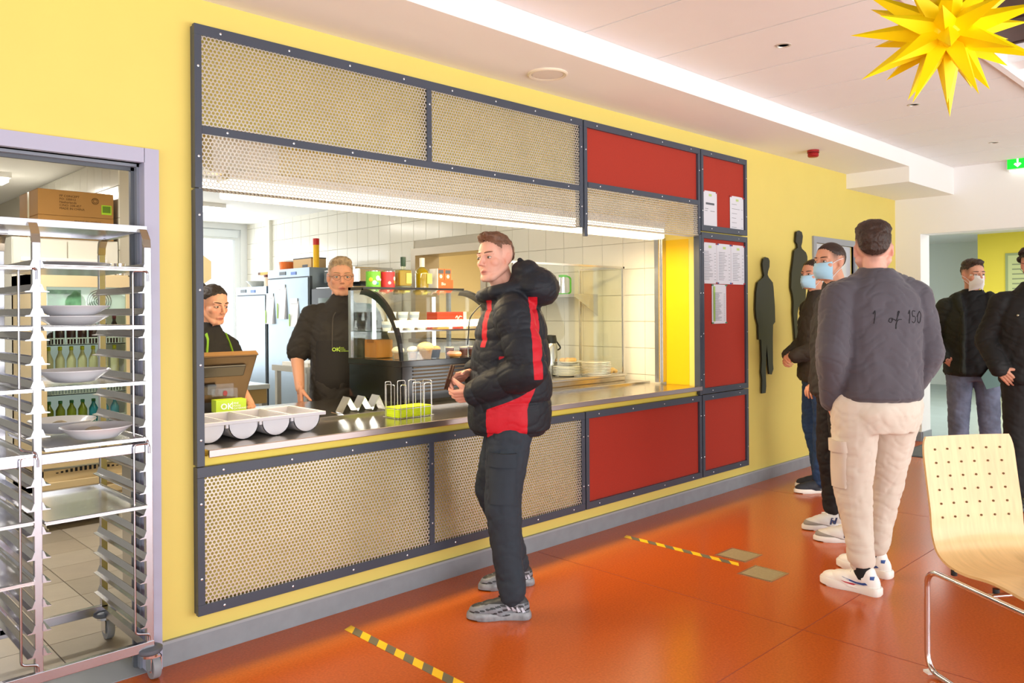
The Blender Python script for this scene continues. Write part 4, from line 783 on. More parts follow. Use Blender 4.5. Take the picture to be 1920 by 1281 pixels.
bowl(1.0, .2, 1.69, .15, .02, 'flat plate on the topmost rack tray'); bowl(.965, .08, 1.455, .135, .035, 'lower shallow bowl of the pair on the second tray'); bowl(.965, .08, 1.493, .14, .038, 'upper bowl resting on the other on the second tray')
bowl(.965, .06, 1.229, .135, .045, 'deep white bowl on the third tray'); bowl(1.03, -.0, 1.002, .135, .045, 'wide bowl with a bread roll on the middle tray, in front', True); bowl(.98, .28, 1.002, .13, .05, 'bowl with a bread roll on the middle tray, behind', True)
for z, n in ((1.665, 'at the top'), (1.44, 'second from the top'), (1.21, 'third from the top'), (.97, 'above the middle rail'), (.72, 'below the middle rail'), (.5, 'lowest')):
    tray(0, z, 'metal tray in the left bay of the rack, '+n); bowl(.56, .08, z+.017, .14, .03, 'white plate on the left bay tray '+n)

# ================================================================ wooden chair
Mwood = mat('beech_veneer', '#d8b27c', .3, var=.1, vscale=7, stretch=(9, 1, 1.2), coat=.25)
t = thing('wooden_chair', 'beech plywood chair with chrome sled frame at the right edge', 'chair', (3.485, -2.304, 0), math.atan2(-.57, .82))
prof = bez([(-.52, .447), (-.32, .462), (-.17, .448), (-.07, .455), (.0, .49), (.035, .56), (.05, .66), (.075, .8), (.1, .955)], 6)
prof = [(p[0], p[1]) for p in [(q[0], q[1]) for q in prof]]
nx = 13; Wd = .43; b = B(); n = len(prof)
def shell(u, i, off):
    y, z = prof[i]; s = i/(n-1); a = prof[min(i+1, n-1)]; c_ = prof[max(i-1, 0)]; tx, tz = a[0]-c_[0], a[1]-c_[1]; l = math.hypot(tx, tz); ny, nz = -tz/l, tx/l
    cur = .03*(2*u-1)**2*min(1, max(0, s*2-.5)); dx = .018*max(0, (s-.93)/.07)**2 + .02*max(0, (.06-s)/.06)**2
    x = .05+dx+(Wd-2*dx)*u
    return (x, y-cur*.5+ny*off, z+nz*off)
for off in (0, .011): b.v += [shell(j/(nx-1), i, off) for i in range(n) for j in range(nx)]
N_ = n*nx; q = lambda i, j, s: s*N_+i*nx+j
for i in range(n-1):
    for j in range(nx-1): b.f += [(q(i, j, 0), q(i, j+1, 0), q(i+1, j+1, 0), q(i+1, j, 0)), (q(i, j, 1), q(i+1, j, 1), q(i+1, j+1, 1), q(i, j+1, 1))]
for i in range(n-1): b.f += [(q(i, 0, 0), q(i+1, 0, 0), q(i+1, 0, 1), q(i, 0, 1)), (q(i, nx-1, 0), q(i, nx-1, 1), q(i+1, nx-1, 1), q(i+1, nx-1, 0))]
for j in range(nx-1): b.f += [(q(0, j, 0), q(0, j, 1), q(0, j+1, 1), q(0, j+1, 0)), (q(n-1, j, 0), q(n-1, j+1, 0), q(n-1, j+1, 1), q(n-1, j, 1))]
b.m = [0]*len(b.f); b.build('shell', Mwood, t, smooth=50)
Mhole = mat('drilled_hole', '#6b4a2a', .8); hm = B().lathe([(.0045, -.001), (.0045, .003), (.001, .003)], 10).mesh('drilled_hole'); hm.materials.append(Mhole)
for r_ in range(6):
    for c_ in range(6):
        zt_ = .625+.055*r_; i = min(k for k in range(n) if prof[k][1] >= zt_ and k > n//2); fr_ = (zt_-prof[i-1][1])/(prof[i][1]-prof[i-1][1]); u = .13+.145*c_; pa, pc = Vector(shell(u, i-1, .011)), Vector(shell(u, i, .011)); x, y, z = pa.lerp(pc, fr_)
        o = bpy.data.objects.new('drilled_hole', hm); COL.objects.link(o); o.parent = t; o.location = (x, y-.0005, z); o.rotation_euler = (R_(83), 0, 0)
for x in (.012, .525):
    B().tube(fillet([(x, -.58, .43), (x, .0, .425), (x, .0, .014), (x, -.46, .014), (x, -.46, .03)], .07, 7), .0115, 12).build('sled_tube', Mchrome, t, smooth=True)
    B().box(x-.012, -.02, 0, x+.012, .012, .01).build('glide', mat('glide_clear', '#e9e9e6', .4), t)
    for y in (-.1, -.32): B().lathe([(.012, .43), (.012, .452)], 12, (x+(.045 if x < .2 else -.05), y, 0)).build('rubber_buffer', Mblack, t)
B().tube([(.012, -.33, .43), (.525, -.33, .43)], .01, 10).build('cross_tube', Mchrome, t, smooth=True)
t = thing('wall_notice', 'pale framed notice on the yellow corridor wall', 'notice', (15.17, .3, 1.6)); B().box(0, -.5, 0, .025, 0, .8).build('frame', mat('notice_frame', '#8f9a6a', .5), t); B().box(-.004, -.46, .04, 0, -.04, .76).build('sheet', mat('notice_sheet', '#b9bf86', .6), t)
for k in range(7): B().box(-.006, -.4, .12+.08*k, -.004, -.1, .14+.08*k).build('print_line', mat('notice_print', '#7d8563', .6), t)

t = thing('door_mat', 'dark grey mat on the floor at the far passage', 'mat', (9.0, -1.0, 0)); B().box(-.5, -.75, 0, .4, .62, .008, bev=.003).build('mat', mat('mat_grey', '#5c6064', .9, var=.1, vscale=60), t); B().box(-.53, -.78, 0, .43, .65, .004).build('border', mat('mat_edge', '#44484c', .8), t)
t = thing('wall_dispenser', 'black and steel dispenser on the tiled wall behind the young man', 'dispenser', (5.3, 2.2, 1.5)); B().box(0, -.02, .0, .09, .22, .2, bev=.01).build('body', Mblack, t); B().box(-.004, .02, .1, 0, .18, .18).build('window', mat('dispenser_window', '#6a3b30', .2), t); B().ell((.03, .1, -.02), (.05, .1, .03)).build('tray', Msteel, t, smooth=True)
t = thing('orange_carton', 'orange-brown carton at the left inside the display case', 'carton', (2.99, .88, cz1+.006)); B().box(0, 0, 0, .13, .14, .12, bev=.004).build('box', mat('carton_amber', '#b5702a', .5), t); B().box(-.002, .03, .1, .132, .11, .121).build('flap', mat('carton_amber_dark', '#8d531c', .6), t)
# ================================================================ people
def evalmesh(b, vox, smooth, name):
    me = b.mesh(name); ob = bpy.data.objects.new('tmp', me); COL.objects.link(ob)
    md = ob.modifiers.new('r', 'REMESH'); md.mode = 'VOXEL'; md.voxel_size = vox
    if smooth: ms = ob.modifiers.new('s', 'SMOOTH'); ms.factor = .5; ms.iterations = smooth
    dg = bpy.context.evaluated_depsgraph_get(); out = bpy.data.meshes.new_from_object(ob.evaluated_get(dg))
    bpy.data.objects.remove(ob); bpy.data.meshes.remove(me); out.name = name; return out
def getv(me, what='co'):
    a = np.empty(len(me.vertices)*3, 'f')
    if what == 'co': me.vertices.foreach_get('co', a)
    else: me.vertex_normals.foreach_get('vector', a)
    return a.reshape(-1, 3)
def setv(me, V): me.vertices.foreach_set('co', V.astype('f').ravel()); me.update()
def arrays(me):
    n = len(me.loops); a = np.empty(n, 'i'); me.loops.foreach_get('vertex_index', a)
    ls = np.empty(len(me.polygons), 'i'); me.polygons.foreach_get('loop_start', ls)
    return getv(me), np.split(a, ls[1:])
def wr(P, k, seed=0, st=(1, 1, 1)):
    r = np.random.default_rng(seed); Q = P*np.array(st)*k; o = np.zeros(len(P))
    w_ = np.stack([np.sin(Q[:, (i+1) % 3]*.7+seed+i)*1.3 for i in range(3)], 1)
    for i in range(4): d = r.normal(size=3); d /= np.linalg.norm(d); o += np.sin((Q+w_) @ d*(1+.5*i)+r.uniform(0, 6))/(1+.4*i)
    return o/2.2
def sm(a, b_, x): t_ = np.clip((x-a)/(b_-a), 0, 1); return t_*t_*(3-2*t_)
def setattr_(me, name, val):
    a = me.attributes.new(name, 'FLOAT', 'POINT'); a.data.foreach_set('value', val.astype('f'))
def setcol(me, C_):
    a = me.attributes.new('col', 'FLOAT_COLOR', 'POINT'); a.data.foreach_set('color', np.concatenate([C_, np.ones((len(C_), 1))], 1).astype('f').ravel())
def cutmesh(me, keep):
    bm = bmesh.new(); bm.from_mesh(me); bm.verts.ensure_lookup_table(); bmesh.ops.delete(bm, geom=[v for v, k in zip(bm.verts, keep) if not k], context='VERTS'); bm.to_mesh(me); bm.free(); return me
Mskin = mat('skin', '#d9a083', .5, attr='col', ramp='color', spec=.35, sss=.12)
Meye = mat('eye_white', '#e6ded6', .2); Mlash = mat('lash', '#2a1c16', .6)
def head_mesh(sp):
    b = B(); vx = sp.get('hv', .0036)
    b.ell((0, -.014, .032), (.076, .096, .086), seg=28, rg=16).ell((0, .02, -.03), (.063, .067, .084), seg=28, rg=16).ell((0, .035, .035), (.06, .046, .05)).ell((0, .05, -.09), (.034, .034, .027)).ell((0, .062, -.101), (.019, .021, .014))
    for s in (-1, 1):
        b.cap((s*.058, -.005, -.045), (s*.026, .052, -.094), .02, .02); b.cap((s*.014, .081, .02), (s*.046, .066, .022), .0095, .009)
        b.ell((s*.037, .047, -.024), (.027, .028, .026)).ell((s*.0095, .097, -.034), (.0078, .009, .007))
        b.ell((s*.075, -.014, -.004), (.007, .018, .03), rot=(.15, s*-.12, s*.3)); b.ell((s*.077, -.019, .012), (.0065, .015, .012)); b.ell((s*.069, -.01, -.006), (.011, .013, .026)); b.ell((s*.032, .068, .003), (.017, .0135, .0105))
    b.cap((0, .081, .014), (0, .104, -.026), .0082, .0105); b.ell((0, .105, -.029), (.0108, .0108, .0095))
    b.ell((0, .074, -.07), (.024, .016, .014)); b.cap((-.017, .079, -.0655), (0, .0885, -.063), .0045, .0062).cap((.017, .079, -.0655), (0, .0885, -.063), .0045, .0062).cap((-.015, .079, -.0735), (.015, .079, -.0735), .0055, .0055).ell((0, .084, -.0745), (.013, .0055, .006))
    nk = sp.get('neck', (0, -.035, -.2)); b.cap((0, -.03, -.05), nk, .05*sp.get('nkr', 1), .056*sp.get('nkr', 1), seg=20); b.cap((0, .0, -.085), (nk[0], nk[1]+.02, nk[2]), .04, .045, seg=20)
    me = evalmesh(b, vx, 4, 'head'); sp['bvh'] = BVHTree.FromPolygons([tuple(v.co) for v in me.vertices], [tuple(p.vertices) for p in me.polygons]); V = getv(me); x, y, z = V.T
    sk = np.array(lin(sp.get('skin', '#dda58a'))); C_ = np.tile(sk, (len(V), 1))
    def blend(m_, c_): C_[:] = C_*(1-m_[:, None])+np.array(lin(c_))*m_[:, None]
    g = lambda cx, cy, cz, rx, ry, rz: np.exp(-(((np.abs(x) if cx else x)-cx)/rx)**2-((y-cy)/ry)**2-((z-cz)/rz)**2)
    blend(.35*g(.04, .07, -.03, .03, .05, .022), '#cf7f6c'); blend(.3*g(0, .11, -.03, .02, .02, .015), '#cf7f6c'); blend(.35*g(.08, -.01, 0, .015, .03, .035), '#cc7a68')
    blend(np.clip(1.3*g(0, .087, -.0685, .0185, .02, .0085), 0, .8), '#b8645a'); blend(np.clip(1.3*g(0, .09, -.0692, .019, .03, .0013), 0, .75), '#5e2b26')
    blend(np.clip(.35*g(.032, .075, .002, .02, .03, .012), 0, 1), '#a5705a')
    st = sp.get('stubble', 0)
    if st: blend(st*sm(-.045, -.075, z)*sm(-.04, .02, y)*(1-np.clip(g(0, .088, -.069, .024, .03, .014)*1.6, 0, 1))*sm(-.14, -.12, z), sp['hair'])
    fd = sp.get('fade', .6); hl = hairline(sp, x, y)
    blend(fd*sm(-.055, .0, z-hl)*sm(.06, .03, y)*(1-np.clip(g(.079, -.012, .0, .012, .022, .04)*1.5, 0, 1)), sp['hair'])
    return me, V, C_
def hairline(sp, x, y):
    # height above which hair grows, head-local
    f = sp.get('front', .075); return np.where(y > .02, .04+(f-.04)*sm(.02, .08, y), np.where(y > -.05, sp.get('side', .04), sp.get('side', .04)-(sp.get('back', .06))*sm(-.05, -.085, y)))
def hair_mesh(sp):
    k = sp.get('style', 'short'); b = B(); T = sp.get('thick', .008)
    b.ell((0, -.014, .032), (.076+T*.7, .096+T*.7, .086+T), seg=28, rg=16)
    if k == 'quiff': b.ell((0, -.004, .088), (.068, .09, .045), rot=(.1, 0, 0)).ell((0, .058, .1), (.05, .032, .027), rot=(.35, 0, 0)).cap((-.02, .08, .11), (-.03, .1, .118), .013, .006)
    if k == 'crop': b.ell((0, -.02, .09), (.078, .088, .05)).ell((0, .05, .1), (.05, .045, .03)).ell((.0, -.085, .05), (.06, .035, .05))
    if k == 'side': b.ell((.0, -.004, .084), (.07, .09, .046), rot=(.1, .08, 0)).ell((.01, .05, .1), (.052, .036, .025), rot=(.3, .15, 0))
    if k == 'curly':
        r = random.Random(3)
        for i in range(60):
            a = r.uniform(0, 2*PI); e = r.uniform(-.1, 1.5); d = Vector((math.cos(a)*math.cos(e), math.sin(a)*math.cos(e), math.sin(e)))
            b.ell((d.x*.085, -.014+d.y*.1, .04+d.z*.092), (.022, .022, .02))
    if k == 'bun': b.ell((0, -.14, .075), (.036, .036, .04)).ell((0, -.1, .05), (.045, .04, .045))
    me = evalmesh(b, sp.get('hairv', .0045), 2, 'hair'); V = getv(me); N = getv(me, 'no'); x, y, z = V.T
    V += N*(wr(V, 210, 3, (1, .35, .7))*.0022*sp.get('tuft', 1))[:, None]; hl = hairline(sp, V[:, 0], V[:, 1]); tt = sm(0, .03, V[:, 2]-hl)
    if k == 'bun': tt = np.where(V[:, 1] < -.095, 1, tt)
    for i in np.nonzero((tt < 1) & (V[:, 2] > hl-.01))[0]:
        q, n_, _, _ = sp['bvh'].find_nearest(Vector(V[i])); V[i] = np.array(q+n_*.0012)+(V[i]-np.array(q))*tt[i]
    setv(me, V)
    x, y, z = V.T; keep = (z > hairline(sp, x, y)+.0025*np.sin(x*330+y*290)) | ((y < -.1) & (k == 'bun'))
    return cutmesh(me, keep)
def hand_mesh(side, curl, thumb=.4, spread=.0, vx=.0032):
    b = B(); s = 1 if side == 'R' else -1
    for i, (x, y, L, sp_) in enumerate(((-.030, .088, .074, -6), (-.0105, .093, .083, -1), (.0095, .09, .077, 3), (.028, .082, .06, 8))):
        c_ = curl[i] if isinstance(curl, (list, tuple)) else curl
        b.cap((s*x*.75, .0, 0), (s*x, y, 0), .0155, .0115); p = Vector((s*x, y, 0)); a = 0; az = R_(sp_)*(1+spread)
        for f, da, r0, r1 in ((.46, 55, .0096, .0088), (.3, 70, .0088, .008), (.24, 45, .008, .0068)):
            a += R_(da)*c_; q = p+Vector((s*math.sin(az)*math.cos(a), math.cos(az)*math.cos(a), -math.sin(a)))*L*f; b.cap(p, q, r0, r1, seg=10); p = q
    p = Vector((-s*.022, .02, -.008)); a = 0
    for f, da, r0, r1 in ((.046, 0, .0165, .0125), (.034, 35, .0118, .0105), (.027, 30, .0102, .0085)):
        a += R_(da)*thumb; d = Vector((-s*(.72*math.cos(a)-.5*math.sin(a)), .66, -.22-.4*math.sin(a))).normalized(); q = p+d*f; b.cap(p, q, r0, r1, seg=10); p = q
    b.cap((0, -.025, 0), (0, .015, 0), .0245, .028, flat=.78, side=(0, 0, 1))
    return evalmesh(b, vx, 2, 'hand')
def frame(d, n):
    Y = Vector(d).normalized(); Z = -Vector(n); Z = (Z-Y*Z.dot(Y)).normalized(); X = Y.cross(Z); return Matrix((X, Y, Z)).transposed()
def add_eyes(hd, M_, sp):
    for s in (-1, 1):
        lk = sp.get('look', 0); p = Vector((s*.032, .0765, .0005)); b = B(); b.ell(p, (.013, .0085, .0046), seg=14, rg=8, M=M_); e = b.build('eye', Meye, hd, smooth=True)
        B().ell(p+Vector((lk*.005, .0058, 0)), (.0064, .0034, .0062), seg=12, rg=8, M=M_).build('iris', mat('iris_'+sp.get('iris', '#4a3a2c')[1:], sp.get('iris', '#4a3a2c'), .15), hd, smooth=True)
        pts = [M_ @ (p+Vector((u*.015, .0062-.009*u*u, .0042*(1-u*u)+.0004))) for u in (-1, -.6, -.2, .2, .6, 1)]; B().tube(pts, [.0008, .0014, .0017, .0017, .0014, .0008], 6).build('upper_lash', Mlash, hd)
        br = [M_ @ ((sp['bvh'].ray_cast(Vector((s*u, .3, zz)), Vector((0, -1, 0)))[0] or Vector((s*u, .07, zz)))+Vector((0, .0006, 0))) for u, zz in [(u, .0225+.0035*math.sin((u-.012)/.042*PI*.75)) for u in (.012, .02, .029, .038, .046, .052)]]
        B().tube(br, [.0022, .0036, .0036, .0032, .0024, .001], 6).build('eyebrow', mat('brow_'+sp['brow'][1:], sp['brow'], .8), hd)
SHOE_OUT = [(.0, -.082), (.026, -.076), (.036, -.055), (.034, -.01), (.036, .05), (.05, .11), (.05, .15), (.038, .185), (.012, .205), (-.012, .204), (-.034, .182), (-.046, .145), (-.045, .1), (-.033, .05), (-.033, -.01), (-.036, -.055), (-.026, -.076)]
def shoe(par, pos, yaw_, s, st):
    M0 = Matrix.Translation(pos) @ Matrix.Rotation(yaw_, 4, 'Z') @ Matrix.Scale(s, 4); ou = bez([(x, y, 0) for x, y in SHOE_OUT+SHOE_OUT[:1]], 3)[:-1]
    b = B(); prof = st.get('sole', [(1.0, 0), (1.06, .006), (1.06, .024), (.98, .032)])
    def wob(y, z): return 1+(.035*math.sin(y*95) if st.get('bubble') and .004 < z < .028 else 0)
    b.loft([[(p.x*k*wob(p.y, z)+0, .06+(p.y-.06)*(1+(k-1)*.5), z+(.012 if p.y > .17 and z < .004 else 0)) for p in ou] for k, z in prof], M=M0); so = b.build('sole', st['solem'], par, smooth=45)
    b = B(); b.ell((0, .13, .038), (.044, .072, .034)).ell((-.004, .09, .045), (.042, .07, .042)).cap((0, .07, .056), (0, -.01, .075), .036, .04).ell((0, -.03, .05), (.036, .05, .055)).cap((0, -.025, .06), (0, -.022, .095), .036, .037).cap((0, .03, .075), (0, .005, .1), .03, .03).ell((0, .06, .024), (.04, .135, .012))
    me = evalmesh(b, .0055, 3, 'shoe_upper'); V = getv(me); V[:, 2] = np.maximum(V[:, 2], .022); 
    if st.get('mask'): setattr_(me, 'mask', st['mask'](V))
    me.transform(M0); me.update(); up = link('shoe_upper', me, st['upm'], par, True)
    bv = BVHTree.FromObject(up, bpy.context.evaluated_depsgraph_get()) if False else None
    for k in range(5):
        y = .035+.022*k; zt_ = .112-.013*k-(.004*k if k > 2 else 0); pts = [M0 @ Vector((x, y+.006*(1 if x > 0 else -1), zt_-.5*abs(x)**1.0*.35-6*x*x)) for x in (-.024, -.012, 0, .012, .024)]; B().tube(pts, .0034*s, 6).build('lace', st['lace'], up)
    for nm, poly, m_, sd in st.get('marks', ()):   # flat marks laid on the side of the shoe
        bt = BVHTree.FromPolygons([tuple(v.co) for v in me.vertices], [tuple(p.vertices) for p in me.polygons])
        for side in sd:
            vs = []
            for (u, v) in poly:
                o_ = M0 @ Vector((side*.2, u, v)); d_ = (M0.to_3x3() @ Vector((-side, 0, 0))).normalized(); h_ = bt.ray_cast(o_, d_); q = h_[0] if h_[0] else M0 @ Vector((side*.04, u, v)); vs.append(q-d_*.0022)
            b = B(); n_ = len(vs); dd = (M0.to_3x3() @ Vector((-side, 0, 0))).normalized()*.003; b.add(vs+[v+dd for v in vs], [tuple(range(n_)), tuple(range(n_, 2*n_))[::-1]]+[(i, (i+1) % n_, n_+(i+1) % n_, n_+i) for i in range(n_)])
            bm_ = b.mesh(nm); link(nm, bm_, m_, up)
def ringloft(b, rings, n=28, pw=2.3):
    out = []
    for (z, rx, ry, yo, *xo) in rings:
        r = []
        for k in range(n):
            a = 2*PI*k/n; c_, s_ = math.cos(a), math.sin(a); r.append(((xo[0] if xo else 0)+rx*math.copysign(abs(c_)**(2/pw), c_), yo+ry*math.copysign(abs(s_)**(2/pw), s_), z))
        out.append(r)
    b.loft(out)
def person(label, loc, rz, s, sp):
    t = thing('person', label, 'person', loc, rz); sc = lambda p: Vector(p)*s
    J = dict(shL=(-.185, 0, 1.44), shR=(.185, 0, 1.44), elL=(-.25, -.03, 1.16), elR=(.25, -.03, 1.16), wrL=(-.25, .08, .92), wrR=(.25, .08, .92),
             hipL=(-.095, 0, .92), hipR=(.095, 0, .92), knL=(-.11, .02, .5), knR=(.11, .02, .5), anL=(-.12, -.02, .1), anR=(.12, -.02, .1), head=(0, .03, 1.67), neck=(0, -.01, 1.47)); J.update(sp.get('J', {}))
    hy, hp, hr = sp.get('headrot', (0, 0, 0)); HM = Matrix.Translation(sc(J['head'])) @ Euler((R_(hp), R_(hr), R_(hy)), 'XYZ').to_matrix().to_4x4() @ Matrix.Scale(s*sp.get('hs', 1), 4)
    nk = HM.inverted() @ sc(J['neck']); sp['neck'] = nk
    me, V, C_ = head_mesh(sp); me.transform(HM); parts = [(arrays(me), C_)]
    sk = np.array(lin(sp.get('skin', '#dda58a')))
    for sd in 'LR':
        hd = sp.get('hand'+sd)
        if hd is None: continue
        hm_ = hand_mesh(sd, hd.get('curl', .35), hd.get('thumb', .4)); F_ = frame(hd['d'], hd['n']).to_4x4(); k = s*.98; hm_.transform(Matrix.Translation(sc(J['wr'+sd])) @ F_ @ Matrix.Scale(k, 4)); A_ = arrays(hm_); parts.append((A_, np.tile(sk*np.array((1.0, .93, .9)), (len(A_[0]), 1))))
    b = B(); f_ = sp.get('girth', 1)*.86
    ringloft(b, [(z*s, rx*s*f_, ry*s*f_, yo*s) for z, rx, ry, yo in ((.86, .13, .1, 0), (.95, .165, .115, 0), (1.08, .15, .105, 0), (1.25, .165, .11, 0), (1.36, .14, .09, -.005), (1.42, .08, .07, -.01), (1.47, .055, .055, -.01))])
    ar = sp.get('armr', (.05, .043, .03))
    for sd in 'LR':
        b.chain([sc(J['sh'+sd])+Vector((0, 0, -.07*s)), sc(J['el'+sd]), sc(J['wr'+sd])], [ar[0]*s, ar[1]*s, ar[2]*s]); b.chain([sc(J['hip'+sd]), sc(J['kn'+sd]), sc(J['an'+sd])], [.07*s, .048*s, .036*s]); sg = -1 if sd == 'L' else 1
        b.cap((sg*.05*s, 0, 1.36*s), sc(J['sh'+sd])+Vector((0, 0, -.07*s)), .045*s, .045*s); an = sc(J['an'+sd]); b.cap(an, an+Vector((0, .03*s, -.06*s)), .034*s, .03*s)
    cm = evalmesh(b, .011, 3, 'core'); A_ = arrays(cm); parts.append((A_, np.tile(sk, (len(A_[0]), 1))))
    VV = []; FF = []; k = 0
    for (v_, f2), c2 in parts: VV.append(v_); FF += [tuple(int(i)+k for i in q) for q in f2]; k += len(v_)
    bme = bpy.data.meshes.new('body'); bme.from_pydata(np.concatenate(VV).tolist(), [], FF); setcol(bme, np.concatenate([c2 for _, c2 in parts])); body = link('body', bme, Mskin, t, True)
    add_eyes(body, HM, sp)
    if sp.get('style'):
        hm_ = hair_mesh(sp); hm_.transform(HM); link('hair', hm_, mat('hair_'+sp['hair'][1:], sp['hair'], .55, var=.35, vscale=60, stretch=(1, .25, .6), bump=.6, bscale=120), t, True)
    # ---- top garment
    def garment(name, g, chains, rings, vox, m_, extra=None, post=None, smooth=3):
        b = B()
        if rings: ringloft(b, [tuple(q*s for q in r) for r in rings])
        for pts, rs in chains: b.chain([sc(p) for p in pts], [r*s for r in rs], seg=18)
        if extra: extra(b, sc, J)
        me = evalmesh(b, vox, smooth, name); V = getv(me); N = getv(me, 'no'); d = wr(V, 26, g.get('seed', 1), (1, 1, .8))*g.get('wr', .004)+wr(V, 60, g.get('seed', 1)+5, (1, 1, 1.6))*g.get('wr', .004)*.15-(1-np.abs(wr(V, 30, g.get('seed', 1)+9, (1, 1, 1.5))))**5*g.get('wr', .004)*1.0
        if post: d = post(V/s, d, me)
        setv(me, V+N*d[:, None]*s); return link(name, me, m_, t, True)
    g = sp['top']; sr = g['sleeve']
    ch = []
    for sd in 'LR':
        sg = -1 if sd == 'L' else 1; e = Vector(J['el'+sd]); w_ = Vector(J['wr'+sd]); end = e+(w_-e)*g.get('slen', .98) if g.get('slen', .98) > 0 else e
        pts = [Vector((sg*.065, J['sh'+sd][1]*.5-.005, g.get('inz', 1.44))), Vector(J['sh'+sd])+Vector((0, 0, g.get('shz', -.04))), e]+([end] if g.get('slen', .98) > 0 else []); rs = [g.get('inr', .064), sr[0]*.93, sr[1]]+([sr[2]] if g.get('slen', .98) > 0 else [])
        if g.get('slen', .98) < 0: pts[2] = Vector(J['sh'+sd]).lerp(e, -g['slen']); rs[2] = sr[1]
        ch.append((pts, rs))
    top = garment(g.get('name', 'jacket'), g, ch, g['rings'], g.get('vox', .008), g['m'], g.get('extra'), g.get('post'))
    # ---- trousers
    g = sp['legs']; lr = g.get('r', (.1, .075, .062)); ch = []
    for sd in 'LR': a = Vector(J['an'+sd]); k_ = Vector(J['kn'+sd]); ch.append(([J['hip'+sd], k_, k_.lerp(a, g.get('len', .96))], lr))
    def lp(V, d, me):
        z = V[:, 2]; cr = lambda k, a, c_, z0, w_: (.5-(1-np.abs(np.sin(z*k+a*np.sin(V[:, 0]*19+1)+c_*np.sin(V[:, 1]*23))))**3)*np.exp(-((z-z0)/w_)**2); d = d+.006*cr(38, 1.6, 1.3, .15, .08)+.004*cr(30, 1.9, 2.2, .47, .09)+.003*cr(26, 2.2, 1.8, .8, .09)
        return g['post'](V, d, me) if g.get('post') else d
    sp['legso'] = garment('trousers', g, ch, g.get('rings', [(.8, .15, .115, -.005), (.9, .172, .125, -.008), (1.0, .168, .12, 0), (1.06, .155, .11, 0)]), g.get('vox', .009), g['m'], g.get('extra'), lp)
    for sd in 'LR':
        fy = sp.get('foot'+sd, 0); a = sc(J['an'+sd]); shoe(t, Vector((a.x, a.y, 0)), R_(fy), s*sp.get('shoes', 1), sp['shoe'])
    sp['HM'] = HM; sp['s'] = s; sp['topo'] = top; sp['body'] = body; sp['J_'] = J
    return t
def mask_(t, sp, m_, kind='surgical'):
    HM = sp['HM']; b = B(); nu, nv = 15, 11; pts = []
    for j in range(nv):
        v = j/(nv-1); row = []
        for i in range(nu):
            u = i/(nu-1)*2-1; a = u*1.15
            if kind == 'surgical':
                bul = math.sin(PI*min(max(v, .08), .96))**.5; x = math.sin(a)*(.0705-.005*(1-bul)); z = -.004-.1*v+.012*abs(u)**2*(1 if v < .5 else -1)*.6-.004*(v < .1)
                y = .012+math.cos(a)*(.078+.036*bul*(1-abs(u))**.8-(.03*(v-.6) if v > .6 else 0)-(.006 if v < .1 else 0))+.0022*math.sin(v*PI*8)
            else:
                x = math.sin(a)*.066*(1-.1*abs(v-.5)); z = -.012-.1*v+.03*abs(u)*(1 if v < .5 else -1)*.6; y = .01+math.cos(a)*(.08+.045*(1-abs(u))**1.2*math.sin(PI*min(max(v, .05), .97))**.8)-(.02*v)
            row.append((x, y, z))
        pts.append(row)
    V = [p for r in pts for p in r]; n0 = len(V); V += [(p[0]*.965, p[1]-.0025, p[2]) for p in V[:n0]]; F = []
    for j in range(nv-1):
        for i in range(nu-1): q = j*nu+i; F += [(q, q+1, q+nu+1, q+nu), (n0+q, n0+q+nu, n0+q+nu+1, n0+q+1)]
    edge = [i for i in range(nu)]+[j*nu+nu-1 for j in range(1, nv)]+[(nv-1)*nu+i for i in range(nu-2, -1, -1)]+[j*nu for j in range(nv-2, 0, -1)]
    for k in range(len(edge)): a_, c_ = edge[k], edge[(k+1) % len(edge)]; F.append((a_, n0+a_, n0+c_, c_))
    b.add(V, F, HM); mk = b.build('face_mask', m_, t, smooth=60)
    for s_ in (-1, 1):
        for z0, z1 in (((-.014, .018), (-.098, -.03)) if kind != 'ffp2' else ((-.05, -.002), (-.08, -.03))):
            B().tube([HM @ Vector(p) for p in bez([(s_*.062, .045, z0), (s_*.073, .01, (z0+z1)/2+.004), (s_*.086, -.022, z1)], 5)], .0016*sp['s'], 6).build('ear_loop', mat('mask_loop', '#eceff2', .6) if kind != 'black' else Mblack, mk)
def cast(o, org, d):
    bt = BVHTree.FromPolygons([tuple(v.co) for v in o.data.vertices], [tuple(p.vertices) for p in o.data.polygons]); return bt
